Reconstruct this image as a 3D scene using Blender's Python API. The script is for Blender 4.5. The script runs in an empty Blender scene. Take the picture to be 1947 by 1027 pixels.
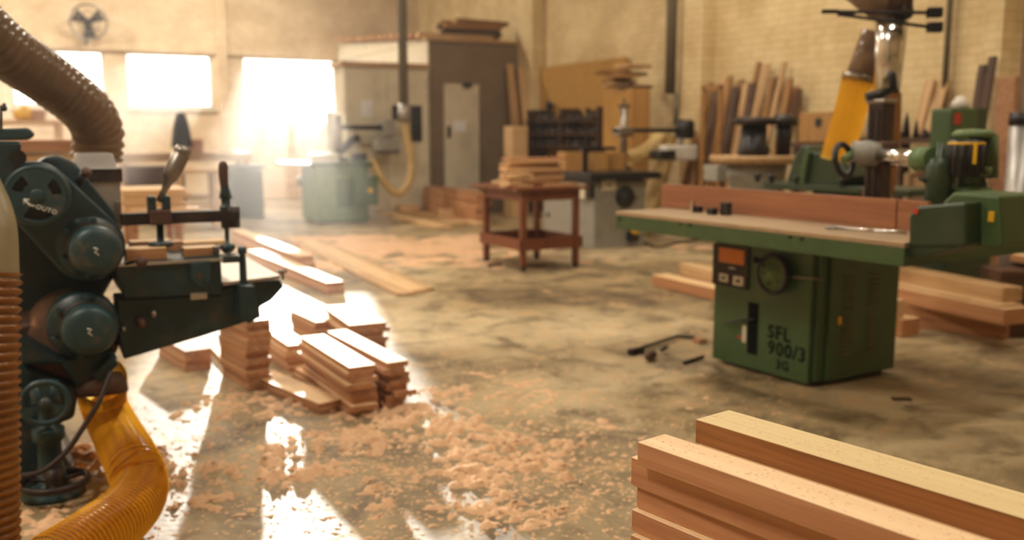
import bpy, bmesh, math, random
from mathutils import Vector, Matrix, noise
random.seed(7)
PI = math.pi
# ---------------------------------------------------------------- camera, light, exposure
FPX, CX, CY, HZ, CAMH = 1800.0, 973.5, 513.5, 255.0, 1.3
PITCH = math.atan((CY - HZ) / FPX)
SC = bpy.context.scene
COL = SC.collection
cam = bpy.data.cameras.new('camera'); camo = bpy.data.objects.new('camera', cam); COL.objects.link(camo)
cam.sensor_width = 36; cam.lens = 36 * FPX / 1947
camo.location = (0, 0, CAMH); camo.rotation_euler = (PI/2 - PITCH, 0, 0)
cam.clip_start = .05; cam.clip_end = 200
cam.dof.use_dof = True; cam.dof.focus_distance = 1.85; cam.dof.aperture_fstop = 2.6
SC.camera = camo
SC.view_settings.view_transform = 'Standard'; SC.view_settings.look = 'None'
SC.view_settings.gamma = 1; SC.view_settings.use_curve_mapping = False
SC.view_settings.exposure = -0.08
w = bpy.data.worlds.new('world'); SC.world = w; w.use_nodes = True
w.node_tree.nodes['Background'].inputs[0].default_value = (1, .95, .88, 1)
w.node_tree.nodes['Background'].inputs[1].default_value = 7.0
SUN_PX, SUN_EL = 552, math.radians(8.5)
sl = bpy.data.lights.new('sun', 'SUN'); sl.energy = 10; sl.angle = math.radians(.9); sl.color = (1, .91, .78)
so = bpy.data.objects.new('sun', sl); COL.objects.link(so)
sd = Vector(((SUN_PX - CX) / (FPX / math.cos(PITCH)), 1, 0)).normalized()
sd = (sd * math.cos(SUN_EL) + Vector((0, 0, math.sin(SUN_EL)))).normalized()
so.rotation_euler = sd.to_track_quat('Z', 'Y').to_euler(); so.location = sd * 40

def area(name, loc, target, sx, sy, power, color):
    l = bpy.data.lights.new(name, 'AREA'); l.shape = 'RECTANGLE'; l.size = sx; l.size_y = sy
    l.energy = power; l.color = color
    o = bpy.data.objects.new(name, l); COL.objects.link(o); o.location = loc
    o.rotation_euler = (Vector(loc) - Vector(target)).to_track_quat('Z', 'Y').to_euler()
    return o

HAZE, HAZE_G = .0085, .84
FILL_W = [230, 100, 75, 300, 190, 110, 520, 300]
# ---------------------------------------------------------------- pixel rays and frames
RIGHT = Vector((1, 0, 0)); FWD = Vector((0, math.cos(PITCH), -math.sin(PITCH))); UP = Vector((0, math.sin(PITCH), math.cos(PITCH)))
CAM = Vector((0, 0, CAMH))
def ray(px, py): return RIGHT * ((px - CX) / FPX) + UP * ((CY - py) / FPX) + FWD
def W(px, py, Y):
    d = ray(px, py); return CAM + d * (Y / d.y)
def F(px, py, z=0.0):
    d = ray(px, py); return CAM + d * ((z - CAMH) / d.z)
class Frame:
    def __init__(s, ox, oy, deg):
        s.o = Vector((ox, oy, 0)); s.yaw = math.radians(deg)
        s.M = Matrix.Translation(s.o) @ Matrix.Rotation(s.yaw, 4, 'Z'); s.I = s.M.inverted()
    def loc(s, p): return s.I @ Vector(p)
    def wor(s, p): return s.M @ Vector(p)
    def hit(s, px, py, x=None, y=None, z=None):
        o = s.I @ CAM; d = s.I.to_3x3() @ ray(px, py)
        if x is not None: t = (x - o.x) / d.x
        elif y is not None: t = (y - o.y) / d.y
        else: t = (z - o.z) / d.z
        return o + d * t
R = Frame(0, 0, 27.3)           # the room's axes
WORLD = Frame(0, 0, 0)

# ---------------------------------------------------------------- materials
def newmat(name):
    m = bpy.data.materials.new(name); m.use_nodes = True
    nt = m.node_tree; b = nt.nodes['Principled BSDF']; return m, nt, b
def N(nt, t, **k):
    n = nt.nodes.new(t)
    for a, v in k.items():
        if a in n.inputs.keys(): n.inputs[a].default_value = v
        else: setattr(n, a, v)
    return n
def c4(c): return (c[0], c[1], c[2], 1)
def srgb(r, g, b):
    f = lambda v: (v/255/12.92) if v/255 <= .04045 else ((v/255+.055)/1.055)**2.4
    return (f(r), f(g), f(b))
def coords(nt, scale=(1,1,1), rnd=True):
    tc = N(nt, 'ShaderNodeTexCoord'); mp = N(nt, 'ShaderNodeMapping'); mp.inputs['Scale'].default_value = scale
    nt.links.new(tc.outputs['Object'], mp.inputs['Vector'])
    if rnd:
        oi = N(nt, 'ShaderNodeObjectInfo'); mu = N(nt, 'ShaderNodeMath', operation='MULTIPLY'); mu.inputs[1].default_value = 37.
        nt.links.new(oi.outputs['Random'], mu.inputs[0]); nt.links.new(mu.outputs[0], mp.inputs['Location'])
    return mp.outputs['Vector']
def ramp(nt, fac, stops):
    r = N(nt, 'ShaderNodeValToRGB'); e = r.color_ramp.elements
    while len(e) < len(stops): e.new(.5)
    for i, (p, c) in enumerate(stops): e[i].position = p; e[i].color = c4(c)
    nt.links.new(fac, r.inputs[0]); return r.outputs[0]
def bump(nt, b, h, s, d=.002):
    bp = N(nt, 'ShaderNodeBump'); bp.inputs['Strength'].default_value = s; bp.inputs['Distance'].default_value = d
    nt.links.new(h, bp.inputs['Height']); nt.links.new(bp.outputs[0], b.inputs['Normal'])
def wood(name, c1, c2, axis='x', rough=.55, var=.35, fine=90):
    m, nt, b = newmat(name)
    sc = {'x': (1.3, 26, 26), 'y': (26, 1.3, 26), 'z': (26, 26, 1.3)}[axis]
    v = coords(nt, sc)
    n1 = N(nt, 'ShaderNodeTexNoise', Scale=1.0, Detail=5., Roughness=.6); n1.inputs['Distortion'].default_value = .6
    nt.links.new(v, n1.inputs['Vector'])
    col = ramp(nt, n1.outputs[0], [(.32, c2), (.66, c1)])
    oi = N(nt, 'ShaderNodeObjectInfo'); mr = N(nt, 'ShaderNodeMapRange'); mr.inputs[3].default_value = 1 - var; mr.inputs[4].default_value = 1.0
    nt.links.new(oi.outputs['Random'], mr.inputs[0])
    hs = N(nt, 'ShaderNodeHueSaturation'); nt.links.new(mr.outputs[0], hs.inputs['Value']); nt.links.new(col, hs.inputs['Color'])
    nt.links.new(hs.outputs[0], b.inputs['Base Color'])
    b.inputs['Roughness'].default_value = rough
    bump(nt, b, n1.outputs[0], .25, .001)
    return m
def paint(name, c, rough=.45, metallic=0.0, dust=(.30,.22,.13), amt=.35, sc=9., spec=.5, rust=0.):
    m, nt, b = newmat(name)
    v = coords(nt, (sc, sc, sc))
    n = N(nt, 'ShaderNodeTexNoise', Scale=1., Detail=6., Roughness=.65); nt.links.new(v, n.inputs['Vector'])
    col = ramp(nt, n.outputs[0], [(.25, tuple(x*.75 for x in c)), (.55, c), (.72, tuple(c[i]*(1-amt)+dust[i]*amt for i in range(3)))])
    nt.links.new(col, b.inputs['Base Color'])
    b.inputs['Metallic'].default_value = metallic
    mr = N(nt, 'ShaderNodeMapRange'); mr.inputs[3].default_value = max(.05, rough-.12); mr.inputs[4].default_value = min(1, rough+.2)
    nt.links.new(n.outputs[0], mr.inputs[0]); nt.links.new(mr.outputs[0], b.inputs['Roughness'])
    b.inputs['Specular IOR Level'].default_value = spec
    bump(nt, b, n.outputs[0], .15, .002)
    return m
def hosemat(name, c, trans=.55, rough=.3, tcol=None, clear=0.):
    m, nt, b = newmat(name); out = nt.nodes['Material Output']
    v = coords(nt, (7,7,7)); n = N(nt, 'ShaderNodeTexNoise', Scale=1., Detail=4.); nt.links.new(v, n.inputs['Vector'])
    col = ramp(nt, n.outputs[0], [(.3, tuple(x*.72 for x in c)), (.7, c)])
    nt.links.new(col, b.inputs['Base Color']); b.inputs['Roughness'].default_value = rough
    tr = N(nt, 'ShaderNodeBsdfTranslucent'); nt.links.new(col, tr.inputs['Color']) if tcol is None else setattr(tr.inputs['Color'], 'default_value', c4(tcol))
    mx = N(nt, 'ShaderNodeMixShader'); mx.inputs[0].default_value = trans
    nt.links.new(b.outputs[0], mx.inputs[1]); nt.links.new(tr.outputs[0], mx.inputs[2]); last = mx
    if clear:
        tp = N(nt, 'ShaderNodeBsdfTransparent'); tp.inputs[0].default_value = c4(tcol); m3 = N(nt, 'ShaderNodeMixShader'); m3.inputs[0].default_value = clear
        nt.links.new(mx.outputs[0], m3.inputs[1]); nt.links.new(tp.outputs[0], m3.inputs[2]); last = m3
    nt.links.new(last.outputs[0], out.inputs['Surface'])
    return m
M = {}
M['board_pale'] = wood('planed pale board', srgb(232,196,148), srgb(206,164,112), var=.15)
M['board_red'] = wood('reddish planed board', srgb(200,150,108), srgb(162,108,72), var=.2)
M['board_tan'] = wood('tan floor board', srgb(214,176,126), srgb(176,134,88), var=.2)
M['pine_z'] = wood('leaning lumber', srgb(178,128,62), srgb(120,78,34), 'x')
M['ply'] = wood('plywood', srgb(188,142,78), srgb(160,114,58), 'z', .6, .15)
M['mdf'] = paint('fibreboard', srgb(178,134,62), .7, 0, amt=.1)
M['cartwood'] = wood('red brown stained wood', srgb(140,78,40), srgb(92,46,22), 'z', .45, .1)
M['darkwood'] = wood('dark old wood', srgb(96,62,36), srgb(58,36,22), 'x', .6, .2)
M['teal'] = paint('teal machine enamel', srgb(24,50,55), .34, 0, srgb(96,76,58), .45, 9)
M['teal2'] = paint('worn teal enamel', srgb(36,64,69), .38, 0, srgb(116,90,66), .5, 18)
M['teal_edge'] = paint('bare worn edge', srgb(96,78,58), .4, .4, amt=.3)
M['green'] = paint('green machine enamel', srgb(62,88,48), .42, 0, srgb(112,100,62), .35, 6)
M['green_dk'] = paint('dark green enamel', srgb(38,58,34), .4, 0, srgb(84,76,48), .25, 6)
M['green_lt'] = paint('light green enamel', srgb(92,118,70), .45, 0, srgb(140,120,80), .3, 6)
M['ink'] = paint('stencil ink', srgb(14,14,14), .9, 0, amt=.05, spec=.1)
M['black'] = paint('black plastic', srgb(18,18,20), .35, 0, amt=.12)
M['darksteel'] = paint('dark oily steel', srgb(52,44,42), .4, .6, srgb(120,90,60), .3)
M['steel'] = paint('worn steel', srgb(150,142,134), .32, .9, srgb(140,110,80), .25)
M['chrome'] = paint('chrome', srgb(225,222,218), .14, 1.0, srgb(190,170,150), .1)
M['galv'] = paint('galvanised sheet', srgb(176,172,168), .38, .75, srgb(150,120,90), .25, 5)
M['grey'] = paint('grey machine enamel', srgb(150,148,138), .45, 0, srgb(140,115,80), .25)
M['cream'] = paint('cream painted board', srgb(214,204,178), .55, 0, amt=.15, sc=3)
M['white'] = paint('white plastic', srgb(225,218,205), .35, 0, amt=.15)
M['paper'] = paint('paper', srgb(232,232,235), .7, 0, amt=.02)
M['brownblock'] = paint('brown grey booth wall', srgb(128,108,84), .8, 0, amt=.3, sc=3)
M['orange'] = paint('orange placard', srgb(214,120,28), .5, 0, srgb(180,140,60), .4, 30)
M['red'] = paint('red label', srgb(190,50,30), .5, 0, amt=.1)
M['yellow'] = paint('yellow plastic', srgb(230,180,30), .4, 0, amt=.1)
M['darkgrey'] = paint('dark grey cloth', srgb(34,38,44), .8, 0, amt=.1)
M['pipe'] = paint('painted conduit', srgb(112,102,82), .45, .2, amt=.3)
M['table_top'] = paint('dusty cast table top', srgb(174,150,118), .42, .35, srgb(190,150,110), .5)
M['bright_top'] = paint('polished cast table', srgb(196,190,180), .3, .8, srgb(190,160,120), .3)
M['dustymotor'] = paint('sawdust covered casting', srgb(108,78,58), .8, 0, srgb(196,144,100), .7, 22)
M['hose_orange'] = hosemat('translucent orange hose', srgb(250,160,34), .9, .22, (1, .74, .18), .34)
M['hose_amber'] = hosemat('dull amber hose', srgb(158,102,40), .25, .28)
M['spiral'] = paint('brown spiral wire', srgb(150,84,22), .4, 0, amt=.1)
M['hose_brown'] = hosemat('translucent brown hose', srgb(158,130,102), .42, .15)
M['hose_clear'] = hosemat('cloudy hose cuff', srgb(178,165,130), .4, .35)
M['hose_cream'] = hosemat('cream hose', srgb(226,196,130), .3, .4)
M['cable'] = paint('brown rubber cable', srgb(48,32,26), .5, 0, amt=.2)
M['cast'] = paint('rusty bare casting', srgb(86,58,44), .6, .2, srgb(150,110,80), .4, 12)

# ---------------------------------------------------------------- mesh builder
class MB:
    def __init__(s): s.v = []; s.f = []; s.sm = []
    def add(s, vs, fs, smooth=False):
        k = len(s.v); s.v += [tuple(v) for v in vs]
        for f in fs: s.f.append([i + k for i in f]); s.sm.append(smooth)
        return s
    def box(s, x0, x1, y0, y1, z0, z1):
        x0, x1 = sorted((x0, x1)); y0, y1 = sorted((y0, y1)); z0, z1 = sorted((z0, z1))
        return s.add([(x0,y0,z0),(x1,y0,z0),(x1,y1,z0),(x0,y1,z0),(x0,y0,z1),(x1,y0,z1),(x1,y1,z1),(x0,y1,z1)],
                     [(0,3,2,1),(4,5,6,7),(0,1,5,4),(1,2,6,5),(2,3,7,6),(3,0,4,7)])
    def prism(s, pts, a0, a1, ax='y', smooth=False):
        """polygon in the plane across axis ax, pulled from a0 to a1"""
        if ax == 'y': g = lambda p, a: (p[0], a, p[1])
        elif ax == 'x': g = lambda p, a: (a, p[0], p[1])
        else: g = lambda p, a: (p[0], p[1], a)
        n = len(pts); vs = [g(p, a0) for p in pts] + [g(p, a1) for p in pts]
        fs = [tuple(range(n)), tuple(range(2*n-1, n-1, -1))]
        s.add(vs, fs)
        s.add(vs, [(i, i+n, (i+1) % n + n, (i+1) % n) for i in range(n)], smooth)
        return s
    def tube(s, path, r, seg=12, caps=True, smooth=True):
        P = [Vector(p) for p in path]; n = len(P)
        rr = r if isinstance(r, (list, tuple)) else [r]*n
        t0 = (P[1]-P[0]).normalized(); u = t0.orthogonal().normalized(); vs = []
        for i in range(n):
            t = (P[min(i+1, n-1)] - P[max(i-1, 0)])
            if t.length < 1e-9: t = t0.copy()
            t.normalize(); u = (u - t*u.dot(t)).normalized(); v = t.cross(u)
            for k in range(seg):
                a = 2*PI*k/seg; vs.append(P[i] + (u*math.cos(a) + v*math.sin(a))*rr[i])
        fs = [(i*seg+k, i*seg+(k+1) % seg, (i+1)*seg+(k+1) % seg, (i+1)*seg+k) for i in range(n-1) for k in range(seg)]
        s.add(vs, fs, smooth)
        if caps: s.add(vs[:seg], [tuple(range(seg-1, -1, -1))]); s.add(vs[-seg:], [tuple(range(seg))])
        return s
    def cyl(s, p0, p1, r0, r1=None, seg=24): return s.tube([p0, p1], [r0, r0 if r1 is None else r1], seg)
    def lathe(s, c, d, prof, seg=28):
        """prof = [(distance along d, radius)]"""
        c = Vector(c); d = Vector(d).normalized()
        P = [c + d*h for h, r in prof]; u = d.orthogonal().normalized(); v = d.cross(u); vs = []
        for i, (h, r) in enumerate(prof):
            for k in range(seg):
                a = 2*PI*k/seg; vs.append(P[i] + (u*math.cos(a)+v*math.sin(a))*max(r, 1e-4))
        n = len(prof)
        s.add(vs, [(i*seg+k, i*seg+(k+1) % seg, (i+1)*seg+(k+1) % seg, (i+1)*seg+k) for i in range(n-1) for k in range(seg)], True)
        s.add(vs[:seg], [tuple(range(seg-1, -1, -1))]); s.add(vs[-seg:], [tuple(range(seg))])
        return s
    def ring(s, c, ax, Rr, r, seg=40, k2=10):
        c = Vector(c); d = Vector(ax).normalized(); u = d.orthogonal().normalized(); v = d.cross(u); vs = []
        for i in range(seg):
            a = 2*PI*i/seg; e = u*math.cos(a)+v*math.sin(a)
            for k in range(k2):
                b = 2*PI*k/k2; vs.append(c + e*(Rr + r*math.cos(b)) + d*r*math.sin(b))
        return s.add(vs, [(i*k2+k, ((i+1) % seg)*k2+k, ((i+1) % seg)*k2+(k+1) % k2, i*k2+(k+1) % k2) for i in range(seg) for k in range(k2)], True)
    def hose(s, ctrl, r, pitch=.018, depth=.09, seg=28, per=4):
        P = spline(ctrl, .004); L = [0]
        for i in range(1, len(P)): L.append(L[-1] + (P[i]-P[i-1]).length)
        n = max(8, int(L[-1]/pitch*per)); q = []; rr = []; j = 0
        for i in range(n+1):
            d = L[-1]*i/n
            while j < len(L)-2 and L[j+1] < d: j += 1
            t = (d-L[j])/max(1e-9, L[j+1]-L[j]); q.append(P[j].lerp(P[j+1], t))
            rad = r if not callable(r) else r(d/L[-1])
            rr.append(rad*(1 + depth*(-.5+abs(math.cos(PI*d/pitch)))))
        s.tube(q, rr, seg, caps=False); return s
    def disc(s, c, rr, holes, th_, nr=14, na=90):
        '''flat disc across y with kidney-shaped openings: holes = [(r0, r1, a0, a1)] as shares of rr and degrees'''
        c = Vector(c)
        for y, fl in ((0, False), (th_, True)):
            vs = [c+Vector((rr*i/nr*math.cos(2*PI*k/na), y, rr*i/nr*math.sin(2*PI*k/na))) for i in range(1, nr+1) for k in range(na)]
            fs = []
            for i in range(nr-1):
                for k in range(na):
                    r_, a_ = (i+1.5)/nr, (k+.5)*360/na
                    if any(h[0] < r_ < h[1] and (a_-h[2]) % 360 < (h[3]-h[2]) for h in holes): continue
                    f = (i*na+k, i*na+(k+1) % na, (i+1)*na+(k+1) % na, (i+1)*na+k); fs.append(f[::-1] if fl else f)
            fs.append(tuple(range(na))); s.add(vs, fs)
        return s
    def helix(s, ctrl, r, pitch, wr):
        P = spline(ctrl, .01); L = [0]
        for i in range(1, len(P)): L.append(L[-1] + (P[i]-P[i-1]).length)
        n = int(L[-1]/pitch*14); u = (P[1]-P[0]).normalized().orthogonal().normalized(); q = []; j = 0
        for i in range(n+1):
            d = L[-1]*i/n
            while j < len(L)-2 and L[j+1] < d: j += 1
            t = (P[j+1]-P[j]).normalized(); c = P[j].lerp(P[j+1], (d-L[j])/max(1e-9, L[j+1]-L[j])); u = (u-t*u.dot(t)).normalized(); v = t.cross(u)
            a = 2*PI*d/pitch; q.append(c+(u*math.cos(a)+v*math.sin(a))*r)
        return s.tube(q, wr, 5, caps=False)
    def build(s, name, mat, th=None, parent=None, bevel=0, fr=None, base=None, smooth=None, bseg=2):
        """a mesh in frame coordinates: under a thing, or under one of its parts"""
        base = th.base if th else Vector(base); me = bpy.data.meshes.new(name)
        me.from_pydata([tuple(Vector(v)-base) for v in s.v], [], s.f)
        for p, q in zip(me.polygons, s.sm): p.use_smooth = q
        bm = bmesh.new(); bm.from_mesh(me); bmesh.ops.remove_doubles(bm, verts=bm.verts, dist=1e-6)
        bmesh.ops.recalc_face_normals(bm, faces=bm.faces); bm.to_mesh(me); bm.free()
        me.materials.append(mat if not isinstance(mat, str) else M[mat])
        o = bpy.data.objects.new(name, me); COL.objects.link(o)
        if th: o.parent = parent or th.o
        else: o.location = fr.wor(base); o.rotation_euler = (0, 0, fr.yaw)
        if bevel:
            b = o.modifiers.new('bevel', 'BEVEL'); b.width = bevel; b.segments = bseg; b.limit_method = 'ANGLE'; b.harden_normals = False
        return o
    def solo(s, name, label, cat, mat, fr, base, group=None, bevel=0, kind=None):
        o = s.build(name, mat, fr=fr, base=base, bevel=bevel); tag(o, label, cat, group, kind); return o
def spline(c, step=.01):
    c = [Vector(p) for p in c]; c = [c[0]*2-c[1]] + c + [c[-1]*2-c[-2]]; out = []
    for i in range(1, len(c)-2):
        n = max(2, int((c[i+1]-c[i]).length/step))
        for k in range(n):
            t = k/n; a, b, d, e = c[i-1], c[i], c[i+1], c[i+2]
            out.append(.5*((2*b) + (d-a)*t + (2*a-5*b+4*d-e)*t*t + (-a+3*b-3*d+e)*t**3))
    out.append(c[-2]); return out
def tag(o, label=None, cat=None, group=None, kind=None):
    if label: o['label'] = label
    if cat: o['category'] = cat
    if group: o['group'] = group
    if kind: o['kind'] = kind
    return o
class T:
    def __init__(s, name, label, cat, fr, base, group=None):
        s.fr = fr; s.base = Vector(base); s.o = bpy.data.objects.new(name, None); COL.objects.link(s.o)
        s.o.empty_display_size = .1
        s.o.location = fr.wor(base); s.o.rotation_euler = (0, 0, fr.yaw); tag(s.o, label, cat, group)
def struct(name, mb, mat, bevel=0):
    o = mb.build(name, mat, fr=R, base=(0,0,0), bevel=bevel); o['kind'] = 'structure'; return o
def slab(name, label, cat, fr, p0, p1, w, t, mat, wdir=None, group=None, bevel=.002, notch=False):
    """a board from p0 to p1 (centres of its ends), width w along wdir, thickness t"""
    p0 = fr.wor(p0); p1 = fr.wor(p1); X = (p1-p0).normalized()
    if wdir is None: Y = Vector((0,0,1)).cross(X)
    else: Y = fr.M.to_3x3() @ Vector(wdir)
    Y = (Y - X*Y.dot(X)).normalized(); Z = X.cross(Y); L = (p1-p0).length
    mb = MB().box(0, L, -w/2, w/2, -t/2, t/2)
    me = bpy.data.meshes.new(name); me.from_pydata(mb.v, [], mb.f); me.materials.append(M[mat])
    o = bpy.data.objects.new(name, me); COL.objects.link(o)
    m = Matrix((X, Y, Z)).transposed().to_4x4(); m.translation = p0; o.matrix_world = m
    if bevel:
        b = o.modifiers.new('bevel', 'BEVEL'); b.width = bevel; b.segments = 1
    tag(o, label, cat, group); return o
ORD = ['top', 'second', 'third', 'fourth', 'fifth', 'sixth', 'seventh', 'eighth', 'ninth', 'tenth', 'eleventh', 'twelfth']
def ordw(i, n):
    return 'topmost' if i == 0 else ('lowest' if i == n-1 else ORD[i] + ' from the top')
def copy_tree(o, parent=None):
    c = o.copy(); COL.objects.link(c)
    if parent: c.parent = parent
    for ch in list(o.children): copy_tree(ch, c)
    return c
# ---------------------------------------------------------------- the room
A0, A1, B0, B1, CEIL = -6.0, 8.0, -5.0, 20.0, 6.2
def floor_mat():
    m, nt, b = newmat('worn concrete floor with dust'); L = nt.links
    tc = N(nt, 'ShaderNodeTexCoord'); v = tc.outputs['Object']
    def noi(s, d=6., r=.6, dist=0.):
        n = N(nt, 'ShaderNodeTexNoise', Scale=s, Detail=d, Roughness=r); n.inputs['Distortion'].default_value = dist
        L.new(v, n.inputs['Vector']); return n.outputs[0]
    a = noi(.55, 8., .62, .8); c = noi(3.2, 8., .7, .5); d = noi(16., 6., .7)
    base = ramp(nt, a, [(.34, srgb(112,96,70)), (.5, srgb(160,142,108)), (.66, srgb(204,188,154))])
    st = ramp(nt, c, [(.36, srgb(120,98,68)), (.52, srgb(255,250,240))])
    mx = N(nt, 'ShaderNodeMix', data_type='RGBA', blend_type='MULTIPLY'); mx.inputs[0].default_value = .75
    L.new(base, mx.inputs[6]); L.new(st, mx.inputs[7])
    dust = N(nt, 'ShaderNodeMath', operation='ADD'); L.new(c, dust.inputs[0]); L.new(d, dust.inputs[1])
    dm = N(nt, 'ShaderNodeMapRange'); dm.inputs[1].default_value = 1.07; dm.inputs[2].default_value = 1.2; L.new(dust.outputs[0], dm.inputs[0])
    dm.inputs[4].default_value = .85
    m2 = N(nt, 'ShaderNodeMix', data_type='RGBA'); L.new(dm.outputs[0], m2.inputs[0]); L.new(mx.outputs[2], m2.inputs[6])
    m2.inputs[7].default_value = c4(srgb(196,156,110))
    L.new(m2.outputs[2], b.inputs['Base Color'])
    ro = N(nt, 'ShaderNodeMapRange'); ro.inputs[3].default_value = .52; ro.inputs[4].default_value = .8
    L.new(dm.outputs[0], ro.inputs[0]); L.new(ro.outputs[0], b.inputs['Roughness'])
    b.inputs['Specular IOR Level'].default_value = .45
    bump(nt, b, dust.outputs[0], .35, .01)
    return m
M['floor'] = floor_mat()
def brick_mat(name, c1, c2, mort):
    m, nt, b = newmat(name); L = nt.links
    tc = N(nt, 'ShaderNodeTexCoord'); mp = N(nt, 'ShaderNodeMapping'); sx = N(nt, 'ShaderNodeSeparateXYZ'); cb = N(nt, 'ShaderNodeCombineXYZ')
    L.new(tc.outputs['Object'], sx.inputs[0]); ad = N(nt, 'ShaderNodeMath', operation='ADD')
    L.new(sx.outputs[0], ad.inputs[0]); L.new(sx.outputs[1], ad.inputs[1]); L.new(ad.outputs[0], cb.inputs[0]); L.new(sx.outputs[2], cb.inputs[1])
    br = N(nt, 'ShaderNodeTexBrick', Scale=1.0); br.inputs['Brick Width'].default_value = .23; br.inputs['Row Height'].default_value = .085
    br.inputs['Mortar Size'].default_value = .006; br.inputs['Color1'].default_value = c4(c1); br.inputs['Color2'].default_value = c4(c2); br.inputs['Mortar'].default_value = c4(mort)
    L.new(cb.outputs[0], br.inputs['Vector'])
    n = N(nt, 'ShaderNodeTexNoise', Scale=1.4, Detail=6., Roughness=.65); L.new(tc.outputs['Object'], n.inputs['Vector'])
    r = ramp(nt, n.outputs[0], [(.3, srgb(215,200,175)), (.6, srgb(255,252,246))])
    mx = N(nt, 'ShaderNodeMix', data_type='RGBA', blend_type='MULTIPLY'); mx.inputs[0].default_value = .9
    L.new(br.outputs[0], mx.inputs[6]); L.new(r, mx.inputs[7]); L.new(mx.outputs[2], b.inputs['Base Color'])
    b.inputs['Roughness'].default_value = .7
    bump(nt, b, br.outputs['Fac'], -.5, .006)
    return m
M['brick'] = brick_mat('cream painted brick', srgb(230,212,170), srgb(222,203,158), srgb(206,184,138))
M['brick2'] = brick_mat('cream painted brick, back', srgb(232,214,186), srgb(224,204,172), srgb(208,186,152))
M['ceil'] = paint('roof sheeting', srgb(190,180,160), .7, 0, amt=.2, sc=2)
def glass_mat():
    m, nt, b = newmat('dusty window glass'); out = nt.nodes['Material Output']
    t = N(nt, 'ShaderNodeBsdfTransparent'); t.inputs[0].default_value = (.96,.96,.96,1); g = N(nt, 'ShaderNodeBsdfGlossy'); g.inputs['Roughness'].default_value = .1
    mx = N(nt, 'ShaderNodeMixShader'); mx.inputs[0].default_value = .06
    nt.links.new(t.outputs[0], mx.inputs[1]); nt.links.new(g.outputs[0], mx.inputs[2]); nt.links.new(mx.outputs[0], out.inputs['Surface']); return m
M['glass'] = glass_mat()
struct('floor', MB().box(A0-.3, A1+.3, B0-.3, B1+.3, -.15, 0), M['floor'])
struct('ceiling', MB().box(A0-.3, A1+.3, B0-.3, B1+.3, CEIL, CEIL+.1), M['ceil'])
struct('wall_right', MB().box(A1, A1+.3, B0-.3, B1+.3, 0, CEIL), M['brick'])
struct('wall_left', MB().box(A0-.3, A0, B0-.3, B1+.3, 0, CEIL), M['brick2'])
struct('wall_front', MB().box(A0, A1, B0-.3, B0, 0, CEIL), M['brick2'])
# back wall with window openings
def wx(px, py): return R.hit(px, py, y=B1)
zs, zt = wx(320, 205).z, wx(320, 101).z
wins = [(wx(20,150).x, wx(200,150).x), (wx(240,150).x, wx(405,150).x), (wx(462,150).x, wx(640,150).x)]
wins = [(wins[0][0]-2.4, wins[0][0]-.5)] + wins
xs = [A0]
mb = MB()
zs3 = wx(550, 238).z; w3 = wins[-1]
mb.box(A0, w3[0], B1, B1+.3, 0, zs).box(w3[1], A1, B1, B1+.3, 0, zs).box(w3[0], w3[1], B1, B1+.3, 0, zs3); mb.box(A0, A1, B1, B1+.3, zt, CEIL)
cur = A0
zs3 = wx(550, 238).z
for a, b_ in wins:
    if a > cur: mb.box(cur, a, B1, B1+.3, zs, zt)
    cur = b_
mb.box(cur, A1, B1, B1+.3, zs, zt)
struct('wall_back', mb, M['brick2'])
zs0 = zs
for i, (a, b_) in enumerate(wins):
    zs = zs3 if i == len(wins)-1 else zs0
    fo = struct('window_%d' % (i+1), MB().box(a, b_, B1+.14, B1+.146, zs, zt), M['glass'])
    fm = MB()
    fm.box(a, a+.05, B1+.1, B1+.18, zs, zt).box(b_-.05, b_, B1+.1, B1+.18, zs, zt).box(a, b_, B1+.1, B1+.18, zs, zs+.05).box(a, b_, B1+.1, B1+.18, zt-.05, zt)
    for q in (.24, .5, .76): fm.box(a+(b_-a)*q-.012, a+(b_-a)*q+.012, B1+.11, B1+.17, zs, zt)
    fm.box(a, b_, B1+.11, B1+.17, (zs+zt)/2-.012, (zs+zt)/2+.012)
    f = fm.build('window_frame', M['white'], fr=R, base=(0,0,0)); f.parent = fo; f.matrix_parent_inverse = fo.matrix_world.inverted()
    f.location = (0,0,0); f.rotation_euler = (0,0,0); f.matrix_parent_inverse = Matrix()
    sm = MB().box(a-.05, b_+.05, B1-.06, B1+.1, zs-.06, zs); s_ = sm.build('window_sill', M['cream'], fr=R, base=(0,0,0)); s_.parent = fo; s_.location = (0,0,0); s_.rotation_euler = (0,0,0)
# ledge along the back wall, pilasters on the right wall
zl = wx(200, 88).z
struct('trim_1', MB().box(A0, A1, B1-.08, B1, zl-.07, zl+.03), M['brick2'])
def pil(n, px0, px1, m='brick'):
    y0 = R.hit(px0, 200, x=A1-.22).y; y1 = R.hit(px1, 200, x=A1-.22).y
    struct('trim_%d' % n, MB().box(A1-.22, A1, min(y0,y1), max(y0,y1), 0, CEIL), M[m])
pil(2, 984, 1012); pil(3, 1296, 1332); pil(4, 1862, 1896)
pil(5, 412, 434, 'brick2') if False else None
xa, xb = R.hit(412,100,y=B1-.15).x, R.hit(432,100,y=B1-.15).x
struct('trim_5', MB().box(xa, xb, B1-.15, B1, 0, CEIL), M['brick2'])
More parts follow.
